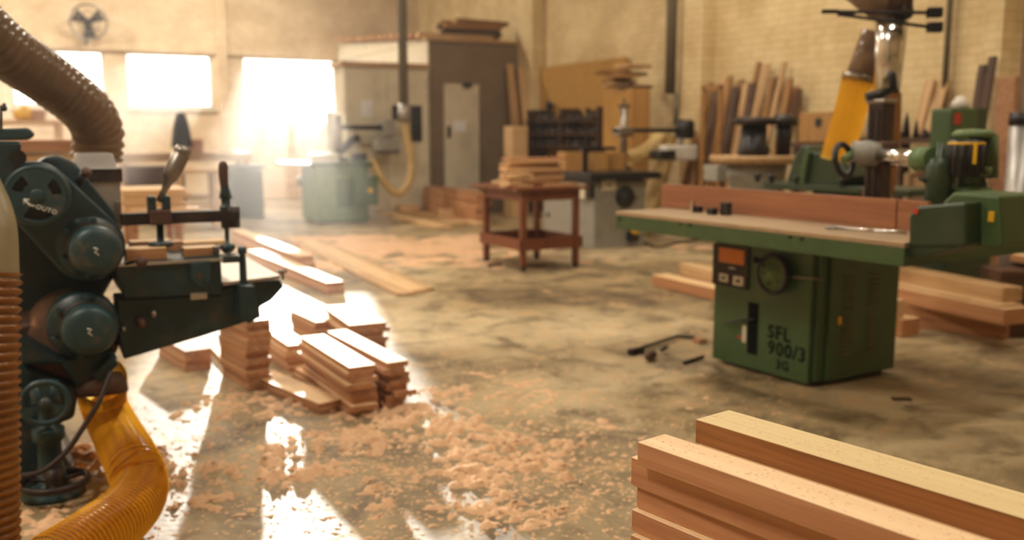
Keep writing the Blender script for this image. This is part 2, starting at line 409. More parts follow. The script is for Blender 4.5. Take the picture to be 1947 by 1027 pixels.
# fill lamps added out of view under the roof to brighten the room
RC = (1, .89, .73)
fill_spots = [(-2.5, 2.0), (2.5, 2.0), (6.0, 2.5), (-2.5, 8.0), (2.5, 8.0), (6.2, 8.0), (-2.5, 17.2), (3.0, 17.0)]
for i, (a, b_) in enumerate(fill_spots):
    th = T('fill_lamp', 'added fill lamp hung out of view under the workshop roof', 'lamp', R, (a, b_, CEIL-.5), 'added fill lamps under the workshop roof')
    MB().box(a-.75, a+.75, b_-.12, b_+.12, CEIL-.42, CEIL-.36).build('housing', 'white', th)
    hm = MB(); hm.cyl((a-.6,b_,CEIL-.37), (a-.6,b_,CEIL), .01, seg=6); hm.cyl((a+.6,b_,CEIL-.37), (a+.6,b_,CEIL), .01, seg=6); hm.build('hanger', 'steel', th)
    wl = R.wor((a, b_, CEIL-.46)); l = area('fill light', wl, wl - Vector((0,0,1)), 1.5, .25, FILL_W[i], RC)
    l.rotation_euler = (0, 0, R.yaw)

# ---------------------------------------------------------------- dusty air of the workshop
hm_, nt_, b__ = newmat('dusty air'); nt_.nodes.remove(b__)
vs_ = N(nt_, 'ShaderNodeVolumeScatter'); vs_.inputs['Color'].default_value = (1, .97, .93, 1); vs_.inputs['Density'].default_value = HAZE; vs_.inputs['Anisotropy'].default_value = HAZE_G
nt_.links.new(vs_.outputs[0], nt_.nodes['Material Output'].inputs['Volume'])
o = struct('haze', MB().box(A0+.02, A1-.02, B0+.02, B1-.02, .01, CEIL-.02), hm_)
o['kind'] = 'stuff'; tag(o, 'thin bright sawdust haze hanging in the workshop air', 'haze')
# ---------------------------------------------------------------- foreground timber stack
S0 = W(1212, 840, 1.62); S = Frame(S0.x, S0.y, 38.5); ZT = S0.z
def s_hit(px, py, z): return S.hit(px, py, z=z)
tA = ZT - S.hit(1212, 884, x=0).z                     # thickness of a plank
wA = s_hit(1268, 826, ZT).x
LEN = 2.2
def tim(lab, x0, x1, y, z1, t, mat, L=LEN, skew=0):
    xc = (x0+x1)/2
    return slab('timber_plank', lab, 'plank', S, (xc, y, z1-t/2), (xc+skew, y-L, z1-t/2), x1-x0, t, mat, group=None, bevel=.0012)
M['fg_top'] = wood('pale planed timber', srgb(232,190,136), srgb(212,164,108), 'x', .5, .05)
def two_tone(name, top1, top2, s1, s2):
    """timber: the upper and lower faces are paler than the sides and ends"""
    m, nt, b = newmat(name); L = nt.links
    v = coords(nt, (1.1, 30, 30)); n = N(nt, 'ShaderNodeTexNoise', Scale=1., Detail=7., Roughness=.62); n.inputs['Distortion'].default_value = 1.2
    L.new(v, n.inputs['Vector'])
    v2 = coords(nt, (90, 90, 90)); n2 = N(nt, 'ShaderNodeTexNoise', Scale=1., Detail=4.); L.new(v2, n2.inputs['Vector'])
    ca = ramp(nt, n.outputs[0], [(.3, top2), (.68, top1)]); cb = ramp(nt, n.outputs[0], [(.3, s2), (.7, s1)])
    tc = N(nt, 'ShaderNodeTexCoord'); sx = N(nt, 'ShaderNodeSeparateXYZ'); L.new(tc.outputs['Normal'], sx.inputs[0])
    ab = N(nt, 'ShaderNodeMath', operation='ABSOLUTE'); L.new(sx.outputs[2], ab.inputs[0])
    gt = N(nt, 'ShaderNodeMath', operation='GREATER_THAN'); gt.inputs[1].default_value = .6; L.new(ab.outputs[0], gt.inputs[0])
    mx = N(nt, 'ShaderNodeMix', data_type='RGBA'); L.new(gt.outputs[0], mx.inputs[0]); L.new(cb, mx.inputs[6]); L.new(ca, mx.inputs[7])
    L.new(mx.outputs[2], b.inputs['Base Color']); b.inputs['Roughness'].default_value = .55
    bump(nt, b, n2.outputs[0], .2, .0006)
    return m
M['plank_a'] = two_tone('pale topped red plank', srgb(244,214,172), srgb(232,196,150), srgb(208,154,114), srgb(176,118,80))
M['plank_b'] = two_tone('yellow topped brown beam', srgb(228,206,156), srgb(212,186,134), srgb(184,128,74), srgb(112,68,36))
M['plank_c'] = two_tone('floor board', srgb(234,200,152), srgb(214,174,124), srgb(196,142,96), srgb(164,110,70))
tim('pale-topped reddish plank lying uppermost on the foreground stack, nearest the left edge', 0, wA, 0, ZT, tA, 'plank_a')
pB = s_hit(1323, 797, ZT+.004); pB2 = s_hit(1395, 782, ZT+.004)
tB = tA+.004
tim('yellowish-topped brown striped beam lying behind the pale plank in the foreground', pB.x, pB2.x, pB.y, ZT+.004, tB, 'plank_b')
z = ZT - tA
row = [('reddish plank directly under the pale-topped one in the foreground stack', s_hit(1200, 869, z)),
       ('third plank down at the left of the foreground stack, its end set slightly back', s_hit(1206, 925, z-1.27*tA)),
       ('fourth plank down at the left of the foreground stack, end sticking out a little', s_hit(1201, 968, z-2.27*tA)),
       ('fifth plank down, just showing at the bottom edge of the foreground stack', s_hit(1199, 1016, z-3.27*tA))]
for i, (lab, p) in enumerate(row):
    tk = tA*(1.27 if i == 0 else 1)
    tim(lab, p.x+(.006 if i == 1 else 0), p.x+wA*1.1, p.y, z, tk-.0008, 'plank_a', skew=.03 if i == 1 else 0)
    tim(['second-layer plank half hidden between the pale plank and the striped beam', 'third-layer plank under the striped foreground beam', 'fourth-layer plank under the striped foreground beam', 'fifth-layer plank under the striped foreground beam'][i],
        p.x+wA*1.1+.045, pB2.x+.004, pB.y-.01*(i+1), z, tk-.0008, 'plank_a')
    z -= tk
th = T('trestle_bench', 'low wooden trestle bench carrying the foreground planks', 'bench', S, (.15, -1.2, 0))
MB().box(-.05, .45, -2.3, .02, z-.04, z-.001).build('bench_top', 'darkwood', th, bevel=.003)
for x in (0, .38):
    for y in (-.08, -2.18): MB().box(x-.03, x+.03, y-.03, y+.03, 0, z-.04).build('leg', 'darkwood', th)
# shavings and dust lying on the two upper planks
def crumbs(pts_fn, n, smin, smax, seed=1):
    rnd = random.Random(seed); mb = MB()
    for i in range(n):
        p = pts_fn(rnd)
        if p is None: continue
        s = rnd.uniform(smin, smax); a = rnd.uniform(0, PI); h = s*rnd.uniform(.2, .5)
        e = Vector((math.cos(a), math.sin(a), 0))*s*rnd.uniform(1, 2.4); g = Vector((-math.sin(a), math.cos(a), 0))*s
        p = Vector(p); c = p + Vector((0,0,h))
        mb.add([p-e, p-g, p+e, p+g, c], [(0,1,4), (1,2,4), (2,3,4), (3,0,4), (3,2,1,0)])
    return mb
M['sawdust'] = paint('sawdust', srgb(222,182,144), .9, 0, srgb(196,150,112), .6, 40, .1)
def fp(r):
    y = -r.random()*1.6
    if r.random() < .35: return (r.uniform(.003, wA-.003), y, ZT)
    if noise.noise(Vector((y*5, 3, 0))) < -.05 and r.random() < .75: return None
    return (min(pB2.x-.003, max(pB.x+.003, r.gauss((pB.x+pB2.x)/2, .02))), pB.y + y, ZT+.004)
crumbs(fp, 1500, .0006, .0022).solo('sawdust_crumbs', 'fine sawdust crumbs scattered on the tops of the two foreground planks', 'sawdust', M['sawdust'], S, (0,0,ZT), kind='stuff')

# ---------------------------------------------------------------- green saw and spindle table, right
g0 = F(1552, 742); G = Frame(g0.x, g0.y, 32.0)
GL = G.hit(1337, 690, z=0).y; GD = G.hit(1684, 706, z=0).x
TZ = .87
fx = (G.hit(1715, 462, z=TZ).x + G.hit(1175, 401, z=TZ).x)/2
ty0 = G.hit(1715, 462, z=TZ).y; ty1 = G.hit(1175, 401, z=TZ).y
print('SFL', GL, GD, 'front x', G.hit(1715,462,z=TZ).x, G.hit(1175,401,z=TZ).x, 'y', ty0, ty1)
th = T('table_saw', 'large green woodworking machine with long flat table, stencilled cabinet and orange control placard', 'machine', G, (.4, .3, 0))
tb = .76
MB().box(.02, GD, .03, GL, .03, tb).build('cabinet', 'green', th, bevel=.006)
MB().box(.06, GD-.04, .06, GL-.04, 0, .03).build('plinth', 'black', th)
fp_ = MB().box(-.012, .02, .05, GL, .02, tb-.01).build('front_panel', 'green', th, bevel=.004)
dr = MB().box(.09, GD-.005, .008, .03, .03, tb-.01).build('door', 'green', th, bevel=.004)
M["louvre"] = paint("rubbed louvre edge", srgb(112,104,66), .5, 0, amt=.3)
for px0, px1 in ((1604, 1622), (1652, 1668)):
    xa = G.hit(px0, 600, y=0).x; xb = G.hit(px1, 600, y=0).x
    for k in range(16):
        if k == 7: continue
        zz = .56 - k*.027
        MB().prism([(.006, zz), (-.004, zz+.004), (.006, zz+.012)], xa, xb, 'x').build('louvre', 'louvre', th, parent=dr)
p = G.hit(1598, 610, y=0); MB().box(p.x-.012, p.x+.012, 0, .008, p.z-.02, p.z+.02).build('yellow_sticker', 'yellow', th, parent=dr)
# table slab
th_ap = TZ - G.hit(1500, 476, x=fx).z
tt = MB().box(fx, GD+.12, ty0, ty1, TZ-.022, TZ).build('table_top', 'table_top', th, bevel=.003)
ap = MB(); ap.box(fx+.002, fx+.03, ty0, ty1, TZ-.098, TZ-.0225).box(GD+.09, GD+.118, ty0, ty1, TZ-.098, TZ-.0225).box(fx+.03, GD+.09, ty0, ty0+.03, TZ-.098, TZ-.0225).box(fx+.03, GD+.09, ty1-.03, ty1, TZ-.098, TZ-.0225)
ap.box(.0, GD-.02, .05, GL, tb, TZ-.0225)
ap.build('apron', 'green', th, bevel=.002)
for px, py in ((1293,426), (1311,428), (1502,451), (1524,454), (1178, 417)):
    p = G.hit(px, py, x=fx); MB().cyl((fx-.004, p.y, p.z), (fx+.003, p.y, p.z), .008, seg=12).build('bolt_hole', 'black', th)
# control panel with placard and switches
def gp(px, py, dx=-.013): return G.hit(px, py, x=dx)
def plate(px0, py0, px1, py1, t, mat, nm, parent=None, x=-.012, bev=.002):
    p = gp(px0, py0, x); q = gp(px1, py1, x)
    return MB().box(x-t, x+.001, p.y, q.y, p.z, q.z).build(nm, mat, th, parent=parent, bevel=bev)
cp = plate(1359, 462, 1424, 552, .012, M['darksteel'], 'control_panel')
plate(1368, 470, 1415, 505, .003, M['orange'], 'orange_placard', cp, -.024)
for a in ((1369, 519, 1385, 537), (1395, 524, 1414, 545)):
    s_ = plate(*a, .006, M['white'], 'switch_plate', cp, -.024)
    c = gp((a[0]+a[2])/2, (a[1]+a[3])/2, -.03); MB().cyl(c, c+Vector((-.018,0,0)), .009, .007, 16).build('switch_knob', 'black', th, parent=s_)
plate(1386, 508, 1398, 512, .002, M['white'], 'label_strip', cp, -.024, 0)
# hand wheel
c = gp(1481, 520, -.012)
hw = MB(); hw.ring(c+Vector((-.05,0,0)), (1,0,0), .098, .014, 48, 12); hw.build('handwheel_rim', 'black', th)
hd = MB(); hd.lathe(c, (-1,0,0), [(0,.03),(.03,.03),(.035,.088),(.045,.092),(.055,.085),(.055,.03),(.065,.025),(.065,.0)]); hdo = hd.build('handwheel_disc', 'green_lt', th)
for k in range(5):
    a = 2*PI*k/5; q = c + Vector((-.057, math.cos(a)*.055, math.sin(a)*.055)); MB().cyl(q, q+Vector((-.002,0,0)), .010, seg=12).build('hole', 'green_dk', th, parent=hdo)
hk = gp(1446, 494, -.07); MB().lathe(hk, (-1,0,0), [(0,.008),(.01,.012),(.04,.02),(.055,.014),(.06,.0)]).build('crank_knob', 'black', th)
MB().tube([hk+Vector((.02,0,0)), c+Vector((-.06,.05,.03))], .008).build('crank_arm', 'black', th)
q = gp(1545, 530, -.04); MB().tube([c+Vector((-.05,-.09,0)), q, q+Vector((.03,-.05,0))], .005).build('lock_rod', 'steel', th)
# slot with lever, red mark
plate(1424, 574, 1439, 676, .003, M['ink'], 'slot', None, -.012, 0)
q0, q1 = gp(1437, 607, -.03), gp(1378, 613, -.05)
MB().tube([q0, q1], [.006,.009]).build('slot_lever', 'black', th)
plate(1402, 638, 1411, 644, .002, M['red'], 'red_mark', None, -.012, 0)
plate(1412, 618, 1418, 652, .002, M['cream'], 'scale_strip', None, -.012, 0)
def text(txt, size, origin, xdir, ydir, mat, nm, th, parent=None, ext=.0008, bold=.0, fr=G):
    cu = bpy.data.curves.new(nm, 'FONT'); cu.body = txt; cu.size = size; cu.extrude = ext; cu.offset = bold; cu.resolution_u = 3; cu.space_character = 1.12
    to = bpy.data.objects.new('tmp_text', cu); COL.objects.link(to)
    dg = bpy.context.evaluated_depsgraph_get(); me = bpy.data.meshes.new_from_object(to.evaluated_get(dg)); bpy.data.objects.remove(to)
    me.name = nm; me.materials.clear(); me.materials.append(M[mat]); X = Vector(xdir).normalized(); Y = Vector(ydir).normalized(); Z = X.cross(Y)
    m = Matrix((X, Y, Z)).transposed().to_4x4(); m.translation = Vector(origin) - th.base; me.transform(m)
    o = bpy.data.objects.new(nm, me); COL.objects.link(o); o.parent = parent or th.o; return o
for s_, px, py, h, wpx in (('SFL', 1459, 641, 26, 36), ('900/3', 1459, 671, 26, 66), ('3G', 1474, 700, 18, 26)):
    a = gp(px, py, -.0135); b_ = gp(px, py-h, -.0135); size = (b_.z - a.z)/.72
    text(s_, size, a, (0,-1,0), (0,0,1), 'ink', 'stencil_lettering', th, fp_, bold=size*.02)
# fence board standing on the table: reddish planks
fb = (G.hit(1300, 398, z=TZ).x + G.hit(1700, 436, z=TZ).x)/2
print('fence x', G.hit(1300,398,z=TZ).x, G.hit(1700,436,z=TZ).x)
fh = G.hit(1500, 366, x=fb).z
fy1 = G.hit(1257, 370, x=fb).y; fym = G.hit(1704, 410, x=fb).y; fy0 = G.hit(1762, 420, x=fb).y
M['fence'] = wood('reddish fence plank', srgb(170,112,76), srgb(136,84,54), 'y', .5, .1)
fn = MB().box(fb, fb+.03, fym+.003, fy1, TZ, fh).build('fence_board', 'fence', th, bevel=.002)
MB().box(fb+.002, fb+.032, fy0, fym-.003, TZ, fh).build('fence_board', 'fence', th, bevel=.002)
# outboard green extension at the near right end with guard box
ge = T('saw_guard_unit', 'boxy green cast housing at the right end of the long green table', 'machine part', G, (fx+.15, ty0-.3, TZ))
x0 = fx+.02
def hz_(px, py, y): return G.hit(px, py, y=y)
yN = ty0
gpts = lambda L_, x: [ (G.hit(a, b_, x=x).y, G.hit(a, b_, x=x).z) for a, b_ in L_ ]
MB().prism(gpts([(1727,410),(1742,392),(1836,384),(1836,470),(1727,470)], x0), x0, x0+.16, 'x').build('housing', 'green_dk', ge, bevel=.012)
MB().prism(gpts([(1790,386),(1812,365),(1900,372),(1905,470),(1790,470)], x0+.10), x0+.10, x0+.36, 'x').build('drive_cover', 'green', ge, bevel=.012)
MB().prism(gpts([(1700,462),(1830,468),(1760,488),(1700,492)], x0+.01), x0+.01, x0+.3, 'x').build('bracket', 'green_dk', ge, bevel=.006)
p = G.hit(1742, 402, x=x0-.001); MB().cyl(p, p+Vector((-.004,0,0)), .012, seg=14).build('screw', 'red', ge)
p = G.hit(1885, 412, x=x0+.099); MB().box(p.x-.003, p.x+.001, p.y-.012, p.y+.012, p.z-.02, p.z+.02).build('yellow_label', 'yellow', ge)
p = G.hit(1755, 470, x=x0+.02); MB().lathe(p+Vector((.05,0,-.035)), (0,0,1), [(0,.0),(.0,.025),(.015,.035),(.03,.035)]).build('orange_foot', 'orange', ge)
# ruler rod, black blocks
mbp = G.hit(1725, 443, z=TZ+.008); mbq = G.hit(1590, 433, z=TZ+.008)
rt = T('mitre_rod', 'bright steel rod with flat forked end lying on the long green machine table', 'rod', G, mbq)
MB().tube([mbq, mbp], .0065).build('rod', 'chrome', rt)
q = G.hit(1577, 432, z=TZ+.006); MB().ring((q+mbq)/2, (0,0,1), .03, .006, 24, 8).build('fork', 'steel', rt)
for i, (px, py, wd, hh, lab) in enumerate(((1327, 404, .022, .018, 'small black block on the green table, leftmost of the three by the fence'), (1354, 408, .024, .018, 'small black block on the green table, middle of the three by the fence'), (1380, 409, .026, .034, 'taller black block on the green table, rightmost of the three by the fence'))):
    p = G.hit(px, py, z=TZ)
    MB().box(p.x-.02, p.x+.02, p.y-wd, p.y+wd, TZ, TZ+2*hh).solo('stop_block', lab, 'block', M['black'], G, p, None, .004)
p = G.hit(1479, 413, z=TZ); bm_ = MB()
for k in range(4): bm_.box(p.x-.015, p.x+.015, p.y-.04+k*.022, p.y-.025+k*.022, TZ, TZ+.032)
bm_.box(p.x-.012, p.x+.012, p.y-.045, p.y+.045, TZ, TZ+.015)
bm_.solo('ribbed_stop', 'small ribbed black stop lying at the foot of the wooden fence', 'block', M['black'], G, p)
p = G.hit(1317, 404, z=TZ); MB().box(p.x-.01, p.x+.01, p.y-.006, p.y+.006, TZ, TZ+.07).solo('steel_stop', 'narrow bright steel stop standing left of the three black blocks', 'stop', M['chrome'], G, p)
# clamps on the floor beside it
def gf(px, py, z=0): return G.hit(px, py, z=z)
k = T('bar_clamp', 'dark bar clamp lying bent on the floor left of the green cabinet', 'clamp', G, gf(1260, 655))
MB().tube([gf(1200,668,.02), gf(1240,655,.02), gf(1287,640,.02), gf(1322,642,.02)], .011).build('bar', 'black', k)
MB().tube([gf(1197,670,.02), gf(1222,664,.02)], .02).build('jaw', 'darksteel', k)
k = T('screw_handle', 'short clamp with reddish wooden handle in front of the bent bar clamp', 'clamp', G, gf(1245, 672))
MB().lathe(gf(1230,680,.03), gf(1264,662,.03)-gf(1230,680,.03), [(0,.012),(.02,.024),(.09,.026),(.12,.014)]).build('handle', 'cast', k)
MB().tube([gf(1258,666,.03), gf(1268,660,.03)], .012).build('collar', 'black', k)
MB().tube([gf(1300,690,.012), gf(1337,678,.012)], .010).solo('steel_bar', 'short dark steel bar on the floor touching the left foot of the green cabinet', 'bar', M['black'], G, gf(1318,684))
p = gf(1330, 652); MB().box(p.x-.03, p.x+.03, p.y-.03, p.y+.03, 0, .03).solo('wood_offcut', 'small reddish wood offcut on the floor beside the bent bar clamp', 'offcut', M['board_red'], G, p)
p = F(1712, 760); MB().box(p.x-.04, p.x+.05, p.y-.02, p.y+.02, 0, .008).solo('dark_chip', 'small dark flake of wood on the floor right of the green cabinet', 'chip', M['darkwood'], WORLD, p)
# ---------------------------------------------------------------- teal planer, left
BF = 3.72                                     # distance of its face along the room
def q(px, py, b=BF): return R.hit(px, py, y=b)
def q2(L_, b=BF): return [(R.hit(x, y, y=b).x, R.hit(x, y, y=b).z) for x, y in L_]
def rad(px, n, b=BF): return abs(q(px+n, 500, b).x - q(px, 500, b).x)
base = q(80, 930, BF+.1); base.z = 0
mc = T('planer', 'big teal cast-iron planing machine with round motor caps and handwheels at the left edge', 'machine', R, base)
def hull(c1, r1, c2, r2, n=28):
    (x1, z1), (x2, z2) = c1, c2; d = math.hypot(x2-x1, z2-z1); th_ = math.atan2(z2-z1, x2-x1); a = math.acos((r1-r2)/d)
    o = []
    for i in range(n+1):
        t = th_ + a + (2*PI-2*a)*i/n; o.append((x1+r1*math.cos(t), z1+r1*math.sin(t)))
    for i in range(n+1):
        t = th_ - a + 2*a*i/n; o.append((x2+r2*math.cos(t), z2+r2*math.sin(t)))
    return o
def xz(p): return (p.x, p.z)
u = rad(150, 1)                               # metres per pixel on the face
# body behind
MB().prism(q2([(-120,300),(-10,262),(60,330),(235,430),(235,560),(190,640),(110,660),(60,780),(-120,800)]), BF+.42, BF+.75).build('frame', 'teal', mc, bevel=.02)
cl = [(-60,690),(40,690),(150,730),(140,790),(112,800),(112,842),(128,876),(-60,880)]
pz = q2(cl, BF+.15); pz[-1] = (pz[-1][0], 0.); pz[-2] = (pz[-2][0]+.03, 0.)
MB().prism(pz, BF+.1, BF+.6).build('pedestal', 'teal', mc, bevel=.015)
# belt housing, oblong
cw = q(70, 371); cd = q(168, 470)
bh = MB().prism(hull(xz(cw), 66*u, xz(cd), 74*u), BF+.02, BF+.26, smooth=True).build('belt_housing', 'teal', mc, bevel=.012)
MB().prism(hull(xz(q(112,350)), 54*u, xz(q(172,440)), 64*u), BF+.2, BF+.42, smooth=True).build('belt_guard', 'teal2', mc, bevel=.01)
# spoked pulley wheel
w1 = MB(); c = cw
w1.ring(c+Vector((0,-.035,0)), (0,1,0), 56*u, 7*u, 56, 12)
wo = w1.build('pulley_rim', 'teal2', mc)
sp = MB().disc((c.x, BF-.05, c.z), 54*u, [(.52,.9,-125,-55),(.5,.86,5,50),(.5,.86,120,165)], .018)
sp.lathe((c.x, BF-.056, c.z), (0,1,0), [(0,0),(.0,12*u),(.004,14*u),(.03,14*u)])
sp.build('pulley_web', 'teal2', mc, parent=wo)
MB().cyl((c.x, BF-.01, c.z), (c.x, BF+.022, c.z), 52*u, seg=40).build('pulley_recess', 'black', mc, parent=wo)
M['chalk'] = paint('white paint mark', srgb(226,222,210), .7, 0, amt=.05)
o_ = q(44, 392, BF-.046)
# hand painted arrow and word
o_ = q(67, 396, BF-.062)
text('OUTO', .022, o_, (.93,0,-.36), (.36,0,.93), 'chalk', 'painted_word', mc, wo, bold=.0003, fr=R)
t0, t1, t2 = q(66,392,BF-.062), q(56,390,BF-.062), q(46,379,BF-.062)
ar = MB(); ar.tube([t0, t1, t2], .003, 8); ar.tube([q(46,388,BF-.062), t2, q(56,380,BF-.062)], .003, 8); ar.build('painted_arrow', 'chalk', mc, parent=wo)
# motor caps
def motor(c, rb, rc, lab, m2='teal'):
    x, z = xz(c)
    fl = MB().lathe((x, BF+.14, z), (0,-1,0), [(0, rb*.9),(.02,rb),(.10,rb),(.125,rb*.95),(.125,0)], 44).build('motor_flange', m2, mc)
    cx_, cz_ = x+8*u, z-2*u
    cp_ = MB().lathe((cx_, BF+.02, cz_), (0,-1,0), [(0,rc),(.075,rc),(.092,rc*.96),(.106,rc*.86),(.112,rc*.6),(.114,0)], 44).build('motor_cap', 'teal2', mc, parent=fl)
    MB().ring((cx_, BF+.005, cz_), (0,1,0), rc*1.02, 2.2*u, 44, 8).build('worn_ring', 'teal_edge', mc, parent=fl)
    for k in range(6):
        a = 2*PI*k/6+.35; MB().cyl((x+rb*.86*math.cos(a), BF+.02, z+rb*.86*math.sin(a)), (x+rb*.86*math.cos(a), BF-.012, z+rb*.86*math.sin(a)), 6*u, seg=6).build('bolt', 'teal2', mc, parent=fl)
    s_ = MB(); p = Vector((cx_, BF-.094, cz_))
    s_.tube([p+Vector((-5*u,0,8*u)), p+Vector((3*u,0,5*u)), p+Vector((-3*u,0,-1*u)), p+Vector((4*u,0,-8*u))], .0028, 6); s_.build('chalk_mark', 'chalk', mc, parent=cp_)
motor(cd+Vector((4*u,0,-2*u)), 68*u, 52*u, 'u')
cl_ = q(160, 622)
motor(cl_, 72*u, 54*u, 'l')
# dusty motor body behind the lower cap
MB().lathe(q(132, 618, BF+.5), (0,-1,0), [(0,70*u),(.03,94*u),(.28,97*u),(.33,92*u),(.345,80*u),(.345,0)], 44).build('motor_body', 'dustymotor', mc)
MB().lathe(q(60, 640, BF+.5), (0,-1,0), [(0,60*u),(.03,70*u),(.3,70*u),(.33,60*u)], 32).build('motor_body', 'cast', mc)
# lower casting around the spout
MB().prism(q2([(30,640),(120,690),(215,672),(228,690),(196,738),(146,742),(118,700),(40,700)]), BF+.06, BF+.3).build('casting', 'teal', mc, bevel=.01)
MB().prism(q2([(176,712),(212,676),(226,690),(192,728)]), BF-.02, BF+.1).build('lever_block', 'teal', mc, bevel=.008)
pp = q(192, 712, BF+.12); MB().lathe(pp, (.0,-.1,-1), [(0,.075),(.03,.09),(.07,.094),(.07,.06)], 32).build('spout', 'cast', mc)
# upper left box, knobs
MB().prism(q2([(-80,268),(40,270),(42,345),(30,352),(-80,350)]), BF-.02, BF+.5).build('gearbox', 'teal', mc, bevel=.01)
MB().prism(q2([(-80,247),(55,243),(68,256),(56,266),(-80,268)]), BF+.0, BF+.4).build('gearbox_lid', 'teal2', mc, bevel=.008)
MB().cyl(q(34,300,BF), q(34,300,BF-.03), 16*u, seg=20).build('round_cover', 'black', mc)
MB().lathe(q(112, 304, BF+.3), (-.2,-1,0), [(0,9*u),(.03,11*u),(.05,11*u),(.05,0)], 20).build('knob', 'steel', mc)
kn = MB(); kn.tube([q(150,345,BF+.2), q(163,328,BF+.15)], [10*u,10*u], 14); kn.build('grease_cup', 'steel', mc)
MB().lathe(q(158,334,BF+.14), Vector(q(175,318,BF+.1))-Vector(q(158,334,BF+.14)), [(0,4*u),(.02,11*u),(.03,11*u),(.035,0)], 16).build('grease_cup_cap', 'cast', mc)
kx = MB(); kx.tube([q(8,212), q(8,196)], .006); kx.tube([q(0,206), q(14,206)], .007); kx.tube([q(2,245), q(2,200)], .005); kx.build('valve_key', 'black', mc)
# galvanised hood
hb0, hb1 = BF+.3, BF+.62
hd = MB()
def fr4(px0, px1, py, b0, b1): a = q(px0, py, b0); b_ = q(px1, py, b0); return [(a.x, b0, a.z), (b_.x, b0, a.z), (b_.x, b1, a.z), (a.x, b1, a.z)]
secs = [fr4(146, 214, 292, BF+.36, BF+.56), fr4(142, 224, 322, hb0, hb1), fr4(140, 229, 350, hb0, hb1), fr4(150, 234, 440, hb0, hb1)]
vs = [v for s_ in secs for v in s_]; fs = [(3,2,1,0), (12,13,14,15)]
for i in range(3): fs += [(i*4+k, i*4+(k+1) % 4, i*4+4+(k+1) % 4, i*4+4+k) for k in range(4)]
hd.add(vs, fs); ho = hd.build('hood', 'galv', mc, bevel=.006)
mbx = MB(); a = q(141, 322, hb0); b_ = q(230, 346, hb0); mbx.box(a.x-.006, b_.x+.006, hb0-.006, hb1+.006, b_.z, a.z); mbx.build('hood_band', 'darksteel', mc, parent=ho)
a = q(217, 382, hb0); b_ = q(231, 432, hb0); MB().box(a.x, b_.x, hb0-.03, hb0, b_.z, a.z).build('hood_latch', 'steel', mc, parent=ho, bevel=.003)
# outfeed arm and table
MB().prism(q2([(218,503),(420,487),(424,560),(236,568)], BF+.05), BF+.05, BF+.5).build('upper_arm', 'teal', mc, bevel=.008)
la = [(222,570),(420,561),(424,546),(533,532),(540,546),(516,572),(494,584),(496,604),(384,640),(236,684),(226,640)]
MB().prism(q2(la, BF+.08), BF+.08, BF+.26).build('outfeed_arm', 'teal', mc, bevel=.006)
p = q(378, 563, BF+.05); mb = MB().box(p.x-.032, p.x+.032, BF+.045, BF+.06, p.z-.014, p.z+.014); mb.build('slot_glint', 'bright_top', mc, bevel=.006)  # pale plate stands in for sunlight glinting through a slot
a = q(424, 544, BF+.06); b_ = q(533, 530, BF+.06)
MB().add([(a.x, BF+.06, a.z), (b_.x, BF+.06, b_.z), (b_.x, BF+.75, b_.z), (a.x, BF+.75, a.z), (a.x, BF+.06, a.z+.014), (b_.x, BF+.06, b_.z+.014), (b_.x, BF+.75, b_.z+.014), (a.x, BF+.75, a.z+.014)],
         [(0,3,2,1),(4,5,6,7),(0,1,5,4),(1,2,6,5),(2,3,7,6),(3,0,4,7)]).build('outfeed_table', 'bright_top', mc, bevel=.002)
TP = q(300, 497, BF+.05).z
a = q(224, 497, BF+.05); b_ = q(424, 492, BF+.05)
MB().box(a.x, b_.x, BF+.04, BF+.7, TP-.012, TP).build('bed', 'bright_top', mc, bevel=.002)
MB().prism(q2([(362,500),(400,496),(400,530),(392,546),(376,546),(364,530)], BF+.03), BF+.02, BF+.06).build('boss', 'teal2', mc, bevel=.004)
p = q(378, 524, BF+.02); MB().cyl(p, p+Vector((0,-.012,0)), 6*u, seg=14).build('pin', 'teal_edge', mc)
for px, py, r_, m_ in ((289,594,8,'steel'), (266,612,11,'cast'), (232,622,6,'steel')):
    p = q(px, py, BF+.08); MB().lathe(p, (0,-1,0), [(0,r_*u),(.03,r_*u),(.05,r_*u*.8),(.055,0)], 20).build('knob', m_, mc)
p = q(266, 495, BF+.03); MB().lathe(p, (0,-1,0), [(0,5*u),(.03,5*u),(.04,11*u),(.06,12*u),(.078,8*u),(.08,0)], 20).build('knob', 'cast', mc)
MB().tube([q(236,503,BF+.05), q(264,495,BF-.0)], .006).build('knob_rod', 'black', mc)
# post at the end, small bracket
MB().lathe(q(465, 588, BF+.06), (.0,0,1), [(0,13*u),(.03,13*u),(.04,9*u),(.19,8*u),(.22,7*u),(.225,10*u),(.25,10*u),(.25,0)], 24).build('guide_post', 'teal', mc)
MB().prism(q2([(452,540),(480,540),(486,600),(470,612),(450,600)], BF+.05), BF+.0, BF+.1).build('post_clamp', 'teal', mc, bevel=.005)
MB().lathe(q(538, 532, BF+.2), (0,0,1), [(0,.006),(.025,.006),(.03,.018),(.042,.018),(.046,0)], 16).build('stop_knob', 'steel', mc)
MB().box(q(424,520,BF+.05).x, q(455,520,BF+.05).x, BF+.04, BF+.12, q(430,500,BF+.05).z, q(430,487,BF+.05).z).build('lug', 'teal', mc, bevel=.003)
MB().lathe(q(412, 487, BF+.1), (0,0,1), [(0,7*u),(.03,7*u),(.034,9*u),(.04,9*u),(.04,0)], 16).build('stud', 'steel', mc)
